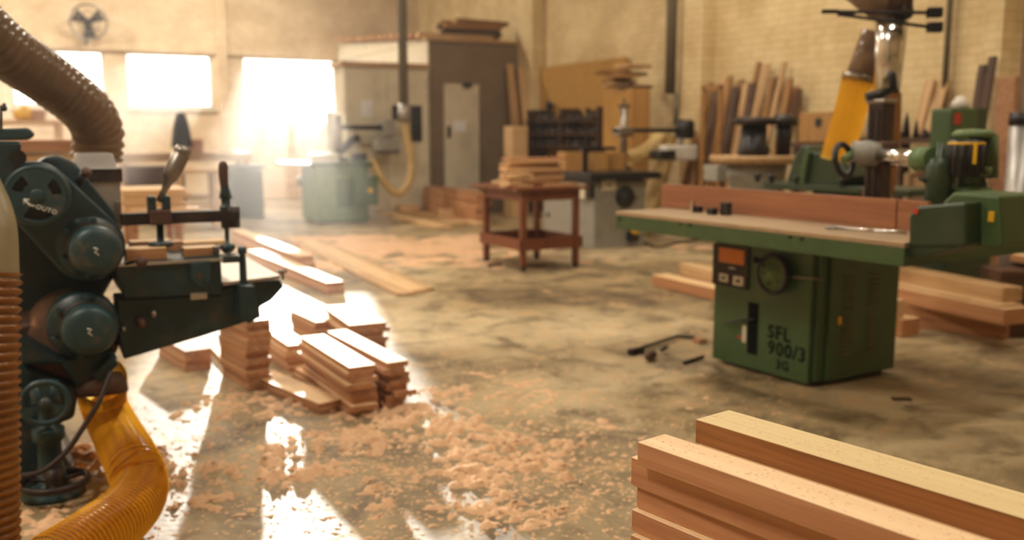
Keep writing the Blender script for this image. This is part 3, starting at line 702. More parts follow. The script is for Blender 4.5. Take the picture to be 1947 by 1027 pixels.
# clamp bar with its two screw posts
BB = BF+.18
def zz(px, py, b=BB): return R.hit(px, py, y=b)
a = zz(230, 424); b_ = zz(452, 398)
br_ = MB().box(a.x, zz(446,410).x, BB-.03, BB+.03, zz(340,424).z, zz(340,402).z).build('clamp_bar', 'darksteel', mc, bevel=.004)
MB().cyl(zz(441,411)+Vector((0,0,-.045)), zz(441,411)+Vector((0,0,.04)), 18*u, seg=24).build('bar_end', 'darksteel', mc)
c = zz(430, 410)
MB().lathe((c.x, BB, zz(430,482).z), (0,0,1), [(0,8*u),(.02,18*u),(.035,18*u),(.04,5*u),(.10,5*u),(.105,12*u),(.15,12*u),(.16,9*u)], 24).build('clamp_screw', 'teal', mc)
MB().lathe((c.x, BB, zz(430,402).z), (0,0,1), [(0,14*u),(.02,14*u),(.025,10*u),(.05,10*u),(.055,15*u),(.075,12*u),(.10,9*u),(.13,8*u)], 24).build('screw_nut', 'teal', mc)
MB().lathe((c.x-.003, BB, zz(430,368).z), (0,0,1), [(0,8*u),(.03,9*u),(.07,11*u),(.11,11*u),(.125,8*u),(.13,0)], 20).build('handle', 'cast', mc)
c = zz(303, 410)
MB().lathe((c.x, BB, zz(303,468).z), (0,0,1), [(0,26*u),(.014,28*u),(.018,8*u),(.09,8*u)], 24).build('clamp_foot', 'teal', mc)
MB().box(c.x-.04, c.x+.04, BB-.045, BB+.045, zz(303,426).z, zz(303,398).z).build('clamp_collar', 'cast', mc, bevel=.006)
fk = MB(); fk.box(c.x-.042, c.x-.012, BB-.03, BB+.03, zz(303,400).z, zz(303,372).z); fk.box(c.x+.012, c.x+.042, BB-.03, BB+.03, zz(303,400).z, zz(303,372).z); fk.build('clamp_fork', 'teal', mc, bevel=.008)
h0, h1 = zz(302, 384), zz(343, 296); d_ = (h1-h0)
MB().lathe(h0, d_, [(0,.013),(.05,.012),(.09,.02),(.10,.03),(.13,.033),(.2,.034),(.205,.03),(.21,.034),(.235,.03),(.24,0)], 20).build('lever_handle', 'steel', mc)
# lower hand wheel with three spokes and its column
def spoked(c, rr, m_, ax=(0,1,0)):
    o = MB().ring(c, ax, rr, rr*.15, 44, 12).build('handwheel', m_, mc)
    s2 = MB().disc(c+Vector((0,-.008,0)), rr*.95, [(.36,.9,-130,-50),(.36,.9,-10,70),(.36,.9,110,190)], .016)
    s2.lathe(c+Vector((0,-.02,0)), (0,1,0), [(0,0),(0,rr*.22),(.03,rr*.32),(.045,rr*.32)], 24)
    s2.build('wheel_spokes', m_, mc, parent=o); return o
cwl = q(85, 766, BF-.1); spoked(cwl, rad(85, 45, BF-.1), 'teal2')
MB().cyl(cwl, cwl+Vector((0,.3,0)), .018, seg=16).build('wheel_shaft', 'darksteel', mc)
cc = q(92, 830, BF-.02)
MB().lathe((cc.x, cc.y, 0.0), (0,0,1), [(0,.11),(.02,.11),(.05,.055),(.12,.042),(.20,.042),(.21,.055),(.25,.055),(.26,.03),(.33,.03),(.34,.05),(.42,.05)], 28).build('jack_column', 'teal2', mc)
cf = R.hit(103, 915, z=.07)
ro = MB().ring(cf, (0,0,1), rad(103, 66, cf.y), .013, 48, 10).build('floor_handwheel', 'darksteel', mc)
sk = MB()
for k in range(3):
    a = 2*PI*k/3+.4; sk.tube([cf, cf+Vector((math.cos(a), math.sin(a), 0))*rad(103, 62, cf.y)], .009, 8)
sk.build('wheel_spokes', 'darksteel', mc, parent=ro)
MB().cyl(cf-Vector((0,0,.06)), cf+Vector((0,0,.05)), .03, seg=16).build('wheel_hub', 'darksteel', mc)
# wood lying on the planer's bed
for i, (x0_, x1_, b_, h_, m_) in enumerate(((240,318,BF+.1,.045,'plank_c'), (325,350,BF+.34,.04,'board_red'), (352,440,BF+.12,.035,'plank_c'), (250,330,BF+.4,.04,'plank_c'), (350,430,BF+.38,.03,'board_pale'))):
    a = q(x0_, 490, b_); c_ = q(x1_, 490, b_)
    c_.x = min(c_.x, q(424, 492, BF+.05).x-.005) if b_ < BF+.2 else c_.x
    lab = ['short plank on the planer bed left of the clamp foot', 'reddish offcut on the planer bed behind the clamp foot', 'short plank on the planer bed at its front right end', 'plank on the planer bed behind the left clamp, by the metal hood', 'thin pale plank on the far side of the planer bed'][i]
    slab('timber_piece', lab, 'plank', R, (a.x, b_+.05, TP+h_/2+.0005), (c_.x, b_+.05, TP+h_/2+.0005), .1, h_, m_)
# hoses
def wp(L_): return [W(*a) for a in L_]
def hose(nm, lab, cat, ctrl, r, mat, **k):
    sp = k.pop('spiral', None); h = T(nm, lab, cat, WORLD, ctrl[len(ctrl)//2]); MB().hose(ctrl, r, **k).build('ribbed_hose', mat, h)
    if sp: MB().helix(ctrl, r*1.01, k.get('pitch', .018), sp).build('spiral_wire', 'spiral', h)
    return h
HY = W(190, 300, 4.0)
hc = [R.wor((-2.2, 3.2, CEIL-.05)), R.wor((-1.9, 3.2, 4.2)), R.wor((-1.35, 3.2, 2.9))] + wp([(-150,-60,3.5), (-70,20,3.6), (10,95,3.75), (90,150,3.95), (160,205,4.1), (186,250,4.18), (184,300,4.2)])
hose('dust_hose', 'fat brown translucent ribbed extraction hose curving down onto the metal hood', 'hose', hc, .100, 'hose_brown', pitch=.034, depth=.2)
pw = R.wor(pp); yc = [pw+Vector((0,0,-.02))] + wp([(198,770,3.86), (222,822,3.62)])
c1 = F(252, 880, .16); c2 = F(266, 925, .115); c3 = F(243, 972, .10); c4_ = F(178, 1022, .10); c5 = F(90, 1080, .10)
yc += [c1, c2, c3, c4_, c5]
hose('dust_hose', 'glowing orange ribbed hose running from under the planer down onto the floor', 'hose', yc, .089, 'hose_orange', pitch=.019, depth=.12, spiral=.0026)
lc = wp([(-60,330,2.9), (-24,420,2.75), (-17,520,2.7), (-20,700,2.65), (-20,900,2.62), (-20,1120,2.6)])
eh = T('dust_hose', 'upright ribbed amber hose with a cloudy cuff at the extreme left edge', 'hose', WORLD, lc[3])
MB().hose(lc[2:], .076, pitch=.026, depth=.2).build('ribbed_hose', 'hose_amber', eh)
MB().tube(spline(lc[:3], .02) + [lc[2]-Vector((0,0,.03))], .074, 28, caps=False).build('cuff', 'hose_clear', eh)
cb = [q(212,706,BF-.06), q(190,760,BF-.1), q(160,810,BF-.12), q(125,860,BF-.14), q(80,896,BF-.14), q(30,905,BF-.1), q(-30,900,BF)]
MB().tube(spline(cb, .02), .0095, 8).solo('cable', 'dark rubber cable looping down in front of the orange hose to the jack column', 'cable', M['cable'], R, cb[3])
# ---------------------------------------------------------------- helpers for boxes seen in the room's axes
def rb(px0, py0, px1, py1, b, dep):
    """a box whose side toward the camera stands at room distance b"""
    p = R.hit(px0, py0, y=b); q_ = R.hit(px1, py0, y=b); pm = R.hit((px0+px1)/2, py0, y=b); qm = R.hit((px0+px1)/2, py1, y=b)
    return (p.x, q_.x, b, b+dep, max(0, qm.z), pm.z)
def ra(px0, py0, px1, py1, a, dep):
    p = R.hit(px0, py0, x=a); q_ = R.hit(px1, py0, x=a); pm = R.hit((px0+px1)/2, py0, x=a); qm = R.hit((px0+px1)/2, py1, x=a)
    return (a, a+dep, min(p.y, q_.y), max(p.y, q_.y), max(0, qm.z), pm.z)
def mid(bx, z0=None): return Vector(((bx[0]+bx[1])/2, (bx[2]+bx[3])/2, bx[4] if z0 is None else z0))
# ---------------------------------------------------------------- shaper with grey cabinet, middle
c0 = R.hit(1129, 474, z=0); cy1 = R.hit(1033, 440, x=c0.x).y; cx1 = R.hit(1226, 440, y=c0.y).x
ct = .86
th = T('spindle_shaper', 'grey spindle shaper with dark table top and black dial, standing behind the wooden cart', 'machine', R, ((c0.x+cx1)/2, (c0.y+cy1)/2, 0))
MB().box(c0.x, cx1, c0.y, cy1, 0, ct-.1).build('cabinet', 'grey', th, bevel=.01)
MB().box(c0.x+.02, cx1-.02, c0.y+.02, cy1-.02, ct-.1, ct-.07).build('neck', 'darksteel', th)
MB().box(c0.x-.14, cx1+.12, c0.y-.14, cy1+.1, ct-.07, ct+.01).build('table_top', 'black', th, bevel=.01)
dl = R.hit(1187, 375, y=c0.y); MB().lathe(dl, (0,-1,0), [(0,.12),(.04,.12),(.05,.09),(.05,.04),(.1,.035),(.1,0)], 28).build('dial', 'black', th)
MB().cyl(dl+Vector((.03,-.07,0)), dl+Vector((.12,-.1,-.01)), .015, seg=10).build('dial_crank', 'darksteel', th)
bx = rb(1146, 343, 1172, 363, c0.y-.03, .03); sb = MB().box(*bx).build('switch_box', 'cream', th, bevel=.005)
p = R.hit(1158, 352, y=c0.y-.03); MB().cyl(p, p+Vector((0,-.02,0)), .012, seg=12).build('button', 'black', th, parent=sb)
bx = ra(1099, 350, 1112, 378, c0.x-.06, .06); MB().box(*bx).build('control_unit', 'cream', th, bevel=.004)
bx = ra(1113, 350, 1122, 378, c0.x-.06, .06); MB().box(*bx).build('control_cover', 'black', th, bevel=.004)
p = R.hit(1044, 408, x=c0.x); MB().lathe(p, (-1,0,0), [(0,.03),(.02,.03),(.03,.02),(.03,0)], 14).build('door_knob', 'black', th)
bx = ra(1036, 365, 1096, 455, c0.x-.012, .012); MB().box(*bx).build('door', 'grey', th, bevel=.003)
# fence and feeder of that machine
cb_ = (c0.y+cy1)/2
P = lambda px, py, b=cb_: R.hit(px, py, y=b)
MB().box(P(1108,0).x, P(1150,0).x, cb_-.05, cb_+.05, ct+.01, P(1130,281).z).build('fence', 'darksteel', th, bevel=.005)
MB().box(P(1108,0).x-.05, P(1168,0).x, cb_-.09, cb_-.05, P(1130,286).z, P(1130,279).z).build('fence_rail', 'black', th)
fe = T('power_feeder', 'power feeder with cross handle, black motor and white roller housing over the grey shaper', 'machine part', R, (P(1190,300).x, cb_, ct+.01))
MB().cyl((P(1190,0).x, cb_, ct+.01), (P(1190,0).x, cb_, P(1190,205).z), .045, seg=16).build('column', 'steel', fe)
MB().lathe((P(1190,0).x, cb_, ct+.01), (0,0,1), [(0,.1),(.03,.1),(.05,.06)], 20).build('foot', 'darksteel', fe)
z = P(1190,202).z; x = P(1190,0).x
MB().tube([(x-.09,cb_,z),(x+.09,cb_,z)], .013, 8).tube([(x,cb_-.09,z),(x,cb_+.09,z)], .013, 8).tube([(x,cb_,z-.04),(x,cb_,z+.1)], .014, 8).build('cross_handle', 'black', fe)
MB().box(x-.1, x+.1, cb_-.08, cb_+.08, P(0,262).z, P(0,236).z).build('clamp_block', 'steel', fe, bevel=.02)
MB().cyl((x-.15,cb_,P(1200,248).z), (P(1290,248).x, cb_, P(1290,248).z), .028, seg=14).build('arm', 'darksteel', fe)
m0 = P(1302, 246); MB().lathe(m0+Vector((0,0,-.12)), (0,0,1), [(0,.1),(.02,.12),(.2,.12),(.24,.09),(.24,0)], 20).build('feeder_motor', 'black', fe)
MB().box(*rb(1268,276,1328,306, cb_-.1, .2)).build('roller_housing', 'white', fe, bevel=.03, bseg=3)
rl = MB().box(*rb(1258,286,1286,304, cb_-.14, .24)).build('roller_frame', 'black', fe, bevel=.01)
for k in range(3):
    p = P(1264+9*k, 300, cb_-.12); MB().cyl(p, p+Vector((0,.2,0)), .03, seg=14).build('roller', 'yellow', fe, parent=rl)
MB().tube([P(1292,262), P(1296,280)], .03, 12).build('feeder_neck', 'steel', fe)
for i, (a, lab) in enumerate((((1076,289,1108,316), 'tan wood block on the dark shaper table, behind the cart load'), ((1127,290,1160,314), 'pale wood block on the dark shaper table, in front of the fence'), ((1162,290,1190,314), 'yellowish wood block on the dark shaper table, next to the feeder column'))):
    bx = rb(*a, cb_-.2+.03*i, .2); bx = (bx[0], bx[1], bx[2], bx[3], ct+.011, bx[5]); MB().box(*bx).solo('wood_block', lab, 'block', M['ply'], R, mid(bx), None, .004)
hq = lambda L_, a=None: [R.wor(R.hit(x_, y_, y=b_)) for x_, y_, b_ in L_]
hose('dust_hose', 'pale cream hose arching over the table of the grey shaper', 'hose', hq([(1192,303,cb_+.25),(1215,296,cb_+.25),(1240,280,cb_+.3),(1258,258,cb_+.35)]), .10, 'hose_cream', pitch=.04, seg=20)
hose('dust_hose', 'wide pale cream hose hanging down behind the grey shaper to the floor', 'hose', hq([(1268,262,cb_+.5),(1262,300,cb_+.45),(1250,345,cb_+.35),(1236,400,cb_+.25),(1232,442,cb_+.2)]), .12, 'hose_cream', pitch=.045, seg=20)
p = R.hit(1206, 437, y=c0.y-.12); p.z = max(p.z, .2); MB().lathe(p, (0,-1,0), [(0,.05),(.05,.05),(.06,.03),(.06,0)], 16).build('emergency_knob', 'yellow', th)
MB().box(p.x-.03, p.x+.06, c0.y-.14, c0.y+.0, p.z-.14, p.z-.02).build('plug_box', 'black', th, bevel=.01)
f0 = R.hit(1225, 462, z=.012)
MB().tube(spline([f0, R.hit(1250,470,z=.012), R.hit(1290,462,z=.012), R.hit(1335,455,z=.012)], .03), .014, 8).solo('cable', 'dark cable trailing over the floor from the grey shaper to the right', 'cable', M['cable'], R, f0)
# ---------------------------------------------------------------- wooden cart
k0 = F(994, 516); K = Frame(k0.x, k0.y, 30); kx = K.hit(1081, 505, z=0).x; ky = K.hit(940, 498, z=0).y; kh = .80
th = T('wooden_cart', 'red-brown wooden cart table with lower tray, loaded with loose pale boards', 'cart', K, (kx/2, ky/2, 0))
for a, b_ in ((0,0), (kx,0), (0,ky), (kx,ky)):
    MB().box(a-.028, a+.028, b_-.028, b_+.028, .05, kh-.03).build('leg', 'cartwood', th, bevel=.004)
    cw_ = MB().lathe((a, b_-.018, .03), (0,1,0), [(0,0),(0,.03),(.036,.03),(.036,0)], 16).build('caster', 'darkwood', th)
MB().box(-.12, kx+.1, -.1, ky+.14, kh-.028, kh).build('table_top', 'cartwood', th, bevel=.004)
ap = MB(); ap.box(-.02, kx+.02, -.02, 0, kh-.13, kh-.029).build('apron', 'cartwood', th); MB().box(-.02, 0, .001, ky+.02, kh-.13, kh-.029).build('apron', 'cartwood', th)
MB().box(kx, kx+.02, .001, ky+.02, kh-.13, kh-.029).build('apron', 'cartwood', th)
tr = MB(); tr.box(-.035, kx+.035, -.035, ky+.035, .20, .22).box(-.05, kx+.05, -.05, -.03, .20, .31).box(-.05, kx+.05, ky+.03, ky+.05, .20, .31).box(-.05, -.03, -.05, ky+.05, .20, .31).box(kx+.03, kx+.05, -.05, ky+.05, .20, .31)
tr.build('tray', 'cartwood', th)
rnd = random.Random(3)
n = 0
def cart_board(x, y, L_, w_, t_, z_, ang, m_, lab):
    d = Vector((math.cos(ang), math.sin(ang), 0))*L_/2; c_ = Vector((x, y, z_+t_/2)); slab('loose_board', lab, 'board', K, c_-d, c_+d, w_, t_, m_, bevel=.001)
zc = kh+.001
for k in range(11):
    cart_board(.30+rnd.uniform(-.03,.03), .35+rnd.uniform(-.04,.04), .62+rnd.uniform(-.05,.05), .16, .024, zc+k*.0245, rnd.uniform(-.12,.12), ['board_pale','board_red','board_tan'][k%3], ('%s board of the taller pile at the right of the cart top' % ordw(10-k, 11)))
for k in range(6):
    cart_board(-.0+rnd.uniform(-.02,.02), .12+rnd.uniform(-.02,.02), .3, .12, .02, zc+k*.0205, rnd.uniform(-.3,.3), 'board_pale', ('%s short board of the low pile at the front of the cart' % ordw(5-k, 6)))
cart_board(.45, .08, .34, .08, .02, zc, .05, 'board_tan', 'single short board at the right front corner of the cart')
for k in range(3): cart_board(.1+.1*k, .64, .3, .07, .03, zc, PI/2-.2+.1*k, 'board_tan', ['left', 'middle', 'right'][k] + ' of three narrow blocks at the back of the cart top')
p = F(940, 508); MB().lathe((0,0,0), (0,0,1), [(0,.0),(0,.07),(.03,.06),(.035,0)], 12)
cart_p = K.loc(p); MB().prism([(cart_p.x-.09, cart_p.y-.05),(cart_p.x+.07,cart_p.y-.04),(cart_p.x+.08,cart_p.y+.03),(cart_p.x-.06,cart_p.y+.05)], 0, .035, 'z').solo('wood_offcut', 'small dark wood offcut on the floor at the left foot of the cart', 'offcut', M['darkwood'], K, cart_p, None, .005)
# ---------------------------------------------------------------- booth with cream door
BB0, BA0 = 14.85, 6.13
zt_ = R.hit(822, 77, y=BB0).z; zb_ = R.hit(645, 93, x=BA0).z
be = R.hit(983, 100, y=BB0).x
th = T('spray_booth', 'brown grey block booth with a cream door, boards lying on its roof', 'booth', R, ((BA0+be)/2, BB0+1, 0))
MB().box(BA0, be, BB0, 19.95, 0, zt_).build('walls', 'brownblock', th)
MB().prism([(BB0,zt_),(19.9,zt_),(19.9,zb_+.1)], BA0, BA0+.25, 'x').build('side_parapet', 'cream', th)
MB().box(BA0-.03, BA0, BB0+.02, 19.9, 0, zt_-.02).build('side_cladding', 'cream', th)
bx = rb(845, 160, 911, 372, BB0-.05, .05); bx = (bx[0], bx[1], bx[2], bx[3], .0, bx[5]); dr_ = MB().box(*bx).build('door', 'cream', th, bevel=.006)
bx = rb(862, 228, 886, 250, BB0-.056, .005); MB().box(*bx).build('notice_paper', 'paper', th, parent=dr_)
bx = rb(852, 240, 857, 262, BB0-.09, .04); MB().box(*bx).build('door_handle', 'darksteel', th, parent=dr_)
bx = rb(882, 158, 898, 166, BB0-.1, .05); MB().box(*bx).build('door_closer', 'darksteel', th, parent=dr_)
MB().box(BA0-.1, be+.02, BB0-.08, BB0+.05, zt_, zt_+.05).build('roof_edge', 'board_tan', th)
ze = zt_+.051
for k in range(15):
    f = k/14; b_ = BB0+.25+f*4.4; zz_ = zt_+(zb_+.1-zt_)*(b_-BB0)/(19.9-BB0)+.03
    slab('rough_board', '%s board end along the left roof edge of the booth' % ('nearest' if k == 0 else ORD[k] if 0 < k < 12 else ['thirteenth','fourteenth','farthest'][k-12]), 'board', R, (BA0-.12, b_, zz_+.05), (BA0+.8, b_, zz_+.05), .13, .09, ['board_tan','board_red'][k%2], group='boards along the roof edge')
rnd = random.Random(9)
for k in range(16):
    a = rnd.uniform(BA0+.3, be-.9); b_ = BB0+.2+.12*(k % 4)+rnd.uniform(0,.05); L_ = rnd.uniform(.7, 1.2); lay = k//4
    slab('rough_board', 'rough board in the heap on the right half of the booth roof', 'board', R, (a, b_, ze+.05+lay*.09), (min(be, a+L_), b_+.05, ze+.05+lay*.085+rnd.uniform(0,.02)), .12, .075, rnd.choice(['board_tan','darkwood','pine_z']), group='heap of rough boards on the booth roof')
# tall white cabinet in front of it
WB = 14.6
w0 = R.hit(655, 200, y=WB).x; w1_ = R.hit(820, 200, y=WB).x; wz = R.hit(740, 128, y=WB).z; wy1 = 15.15
th = T('tall_cabinet', 'tall off-white two-door cabinet left of the brown booth', 'cabinet', R, ((w0+w1_)/2, WB+.3, 0))
w1_ = min(w1_, BA0-.14)
MB().box(w0, w1_, WB, wy1, 0, wz).build('body', 'cream', th, bevel=.01)
MB().box(w0-.06, w1_+.03, WB-.06, wy1, wz, wz+.07).build('top_rail', 'board_tan', th)
wm = R.hit(735, 200, y=WB).x
for a, b_, nm in ((w0+.02, wm-.006, 'l'), (wm+.006, w1_-.02, 'r')):
    d_ = MB().box(a, b_, WB-.03, WB-.001, .08, wz-.06).build('door', 'cream', th, bevel=.005)
    if nm == 'l': MB().box(*rb(686,190,708,222, WB-.036, .005)).build('notice_paper', 'paper', th, parent=d_)
    else: MB().box(*rb(780,201,802,270, WB-.036, .005)).build('dark_window', 'black', th, parent=d_)
    h_ = R.hit(730 if nm == 'l' else 742, 260, y=WB-.05); MB().box(h_.x-.015, h_.x+.015, WB-.06, WB-.03, h_.z-.08, h_.z+.08).build('door_handle', 'steel', th, parent=d_)
bx = rb(620, 212, 646, 345, 15.6, .05); bx = bx[:4]+(0, bx[5]); MB().box(*bx).solo('standing_panel', 'narrow blue-grey panel standing left of the tall off-white cabinet', 'panel', M['galv'], R, mid(bx, 0), None, .01)
# ---------------------------------------------------------------- board, tool rack, plywood cabinet on the right wall
WA = 7.93
def wpoly(L_, a, dep): return MB().prism([(R.hit(x_, y_, x=a).y, R.hit(x_, y_, x=a).z) for x_, y_ in L_], a, a+dep, 'x')
wpoly([(1009,131),(1190,108),(1190,300),(1009,290)], WA, .03).solo('fibreboard_sheet', 'large tan fibreboard sheet fixed to the wall above the tool rack', 'board', M['mdf'], R, R.hit(1100,200,x=WA))
RA = 7.62
rk = T('tool_rack', 'dark wooden rack with three shelves of clamps and cutter heads below the fibreboard', 'rack', R, (RA, R.hit(1070,200,x=RA).y, 0))
y0_, y1_ = R.hit(1141,200,x=RA).y, R.hit(1008,200,x=RA).y
rz = [R.hit(1075, py, x=RA).z for py in (228, 253, 277)]
for z_ in rz: MB().box(RA-.08, WA-.01, y0_, y1_, z_-.03, z_).build('shelf', 'darkwood', rk)
for y_ in (y0_, (y0_+y1_)/2, y1_): MB().box(RA-.05, WA-.01, y_-.02, y_+.02, 0, R.hit(1075,206,x=RA).z).build('upright', 'darkwood', rk)
rnd = random.Random(5)
proto = None
for r_, z_ in enumerate(rz):
    for k in range(13):
        y_ = y0_+.08+(y1_-y0_-.16)*k/12
        if abs(y_-(y0_+y1_)/2) < .04: continue
        if proto is None:
            proto = T('cutter_head', '', 'tool', R, (RA+.02, y_, z_))
            MB().lathe((RA+.02, y_, z_), (0,0,1), [(0,.05),(.05,.05),(.06,.03),(.1,.028),(.11,.045),(.13,.03),(.14,0)], 12).build('body', 'darksteel', proto)
            MB().cyl((RA-.04,y_,z_+.03), (RA+.08,y_,z_+.03), .015, seg=8).build('pin', 'steel', proto); o = proto.o
        else: o = copy_tree(proto.o)
        o.location = R.wor((RA+rnd.uniform(0,.05), y_, z_)); s_ = rnd.uniform(.8, 1.25); o.scale = (s_, s_, s_*rnd.uniform(.8,1.2)); o.rotation_euler.z = rnd.uniform(0,6)
        tag(o, 'small dark cutter head standing on the %s shelf of the tool rack' % ['top', 'middle', 'bottom'][r_], 'tool', 'cutter heads on the %s shelf of the rack' % ['top', 'middle', 'bottom'][r_])
p = R.hit(1051, 200, x=WA-.03); kb = T('coat_hook', 'dark hook with a round knob screwed to the fibreboard', 'hook', R, p)
MB().lathe(p+Vector((0,0,0)), (-1,0,0), [(0,.03),(.05,.03),(.06,.07),(.1,.07),(.1,0)], 16).tube([p+Vector((-.03,0,-.02)), p+Vector((-.03,0,-.28))], .02, 8).build('knob', 'black', kb)
# plywood cabinet and the scrap on it
pc = (7.15, 10.45); px_b = R.hit(1147,200,x=7.15).y; px_a = R.hit(1236,200,y=10.45).x; pz_ = R.hit(1198,167,y=10.45).z
th = T('plywood_cabinet', 'orange-tan plywood cabinet beside the tool rack with a heap of scrap on top', 'cabinet', R, (7.3, 10.8, 0))
MB().box(7.15, px_a, 10.45, px_b, 0, pz_).build('body', 'ply', th, bevel=.004)
MB().box(7.135, 7.149, 10.5, px_b-.05, .1, pz_-.06).build('door', 'mdf', th, bevel=.003)
MB().box(7.12, 7.135, 10.56, 10.58, 1.0, 1.15).build('door_handle', 'darksteel', th)
rnd = random.Random(4)
for k in range(7):
    a = 7.15+rnd.uniform(-.02,.1); b_ = 10.5+.2*(k % 3)+rnd.uniform(0,.1); z_ = pz_+.025+.045*k
    slab('scrap_board', '%s scrap board in the heap on the plywood cabinet' % ordw(6-k, 7), 'board', R, (a, b_, z_), (a+.2, b_+.55, z_+rnd.uniform(-.006,.006)) if k % 2 else (a-.03, b_, z_), (.3) if k % 2 else .3, .042, rnd.choice(['pine_z','darkwood','board_tan'])) if k % 2 else slab('scrap_board', '%s scrap board in the heap on the plywood cabinet' % ordw(6-k, 7), 'board', R, (a-.05, b_+.1, z_), (a+.38, b_+.18, z_), .26, .042, rnd.choice(['pine_z','darkwood','board_tan']))
# boards leaning between booth and rack
ws = ['leftmost', 'second from the left', 'third from the left', 'fourth from the left', 'fifth from the left', 'sixth from the left', 'seventh from the left', 'eighth from the left', 'ninth from the left', 'tenth from the left', 'eleventh from the left', 'twelfth from the left', 'thirteenth from the left', 'fourteenth from the left', 'fifteenth from the left', 'sixteenth from the left', 'rightmost']
for i, (px, py, wpx, m_) in enumerate(((966,122,10,'board_tan'), (975,165,12,'pine_z'), (986,128,9,'board_pale'), (996,140,8,'pine_z'), (1003,175,10,'darkwood'))):
    tp = R.hit(px, py, y=14.78)
    slab('leaning_board', 'board leaning on the wall right of the booth, ' + (ws[i] if i < 4 else 'rightmost') + ' of five', 'board', R, (min(7.76, tp.x-.1+.05*i), 14.1, .02), (min(7.76, tp.x), 14.7, tp.z), .13, .03, m_, wdir=(1,0,0))
bx = rb(974, 240, 1004, 300, 13.3, .3); bx = bx[:4]+(0, bx[5]); MB().box(*bx).solo('tall_crate', 'pale wooden crate in front of the boards leaning beside the booth', 'crate', M['board_pale'], R, mid(bx), None, .01)
# ---------------------------------------------------------------- right wall: leaning lumber, stands, hoses
rnd = random.Random(12)
tops = [(1338,163,'pine_z'),(1352,158,'pine_z'),(1364,170,'darkwood'),(1376,150,'board_tan'),(1388,145,'pine_z'),(1399,165,'darkwood'),(1410,152,'pine_z'),(1421,160,'board_tan'),(1431,158,'darkwood'),(1444,118,'pine_z'),(1458,122,'board_tan'),(1468,150,'pine_z'),(1480,145,'darkwood'),(1492,118,'board_tan'),(1502,150,'pine_z'),(1512,165,'board_red'),(1520,170,'darkwood')]
for i, (px, py, m_) in enumerate(tops):
    a = 7.93-.05*(i % 3); tp = R.hit(px, py, x=a); lean = rnd.uniform(-.12,.12) if py > 130 else .35
    slab('leaning_board', 'tall board leaning in the row against the right wall, %s of seventeen' % ws[i], 'board', R, (a-.45, tp.y-.1+lean*.5, .02), (a, tp.y, tp.z), rnd.uniform(.07,.13), .028, m_, wdir=(0,1,0))
fr_ = T('frame_panel', 'empty wooden window frame leaning at the left end of the row of boards', 'frame', R, R.hit(1355,400,x=7.35))
a = 7.4; f0, f1 = R.hit(1334,160,x=a), R.hit(1372,160,x=a)
mbf = MB(); y0_, y1_ = min(f0.y,f1.y), max(f0.y,f1.y); z1_ = R.hit(1352,162,x=a).z
mbf.box(a,a+.03,y0_,y0_+.06,.0,z1_).box(a,a+.03,y1_-.06,y1_,.0,z1_).box(a,a+.03,y0_,y1_,z1_-.06,z1_).box(a,a+.03,y0_,y1_,.6,.66); mbf.build('frame', 'pine_z', fr_)
# round wooden table on grey stand with a dark machine head on it
tt_ = R.hit(1437, 296, z=1.105); tz = 1.105
th = T('pedestal_grinder', 'dark machine head on a pale round wooden top over a grey pedestal', 'machine', R, (tt_.x, tt_.y, 0))
MB().lathe((tt_.x,tt_.y,tz-.07), (0,0,1), [(0,.37),(.015,.41),(.055,.42),(.07,.41),(.07,0)], 36).build('table_top', 'board_tan', th)
MB().lathe((tt_.x,tt_.y,0), (0,0,1), [(0,.28),(.05,.28),(.1,.2),(.75,.2),(.9,.26),(tz-.07,.28)], 24).build('pedestal', 'grey', th)
hh = R.hit(1435, 225, y=tt_.y).z
MB().lathe((tt_.x-.03,tt_.y,tz), (0,0,1), [(0,.13),(.05,.15),(.1,.12),(hh-tz-.06,.11)], 24).build('drum', 'black', th)
MB().lathe((tt_.x-.02,tt_.y,hh-.06), (0,0,1), [(0,.18),(.02,.21),(.05,.21),(.07,.15),(.07,0)], 28).build('cutter_disc', 'darksteel', th)
x_ = R.hit(1490,250,y=tt_.y).x; MB().cyl((x_,tt_.y,tz), (x_,tt_.y,hh-.02), .07, seg=16).build('post', 'darksteel', th)
MB().lathe((x_,tt_.y,hh-.06), (0,0,1), [(0,.12),(.06,.13),(.1,.06),(.1,0)], 20).build('post_cap', 'black', th)
MB().box(tt_.x-.52, tt_.x-.42, tt_.y-.1, tt_.y+.1, tz-.22, tz-.08).build('side_bracket', 'grey', th, bevel=.01)
# plywood box with a hole on a shelf
bx = ra(1520, 213, 1583, 271, 7.35, .4)
th = T('storage_rack', 'dark wooden shelf on legs carrying the plywood box with a hole', 'shelf', R, (7.5, (bx[2]+bx[3])/2, 0))
MB().box(7.3, 7.9, bx[2]-.25, bx[3]+.05, bx[4]-.05, bx[4]).build('shelf_board', 'darkwood', th)
for y_ in (bx[2]-.2, bx[3]):
    for x_ in (7.33, 7.85): MB().box(x_-.03, x_+.03, y_-.03, y_+.03, 0, bx[4]-.05).build('leg', 'darkwood', th)
pb = T('plywood_box', 'plywood box with a round hole in its side standing on the dark shelf', 'box', R, (7.5, (bx[2]+bx[3])/2, bx[4]))
MB().box(bx[0], bx[1], bx[2], bx[3], bx[4]+.001, bx[5]).build('body', 'ply', pb, bevel=.01)
p = R.hit(1556, 233, x=7.35); MB().cyl(p+Vector((-.004,0,0)), p+Vector((.002,0,0)), .05, seg=18).build('hole', 'black', pb)
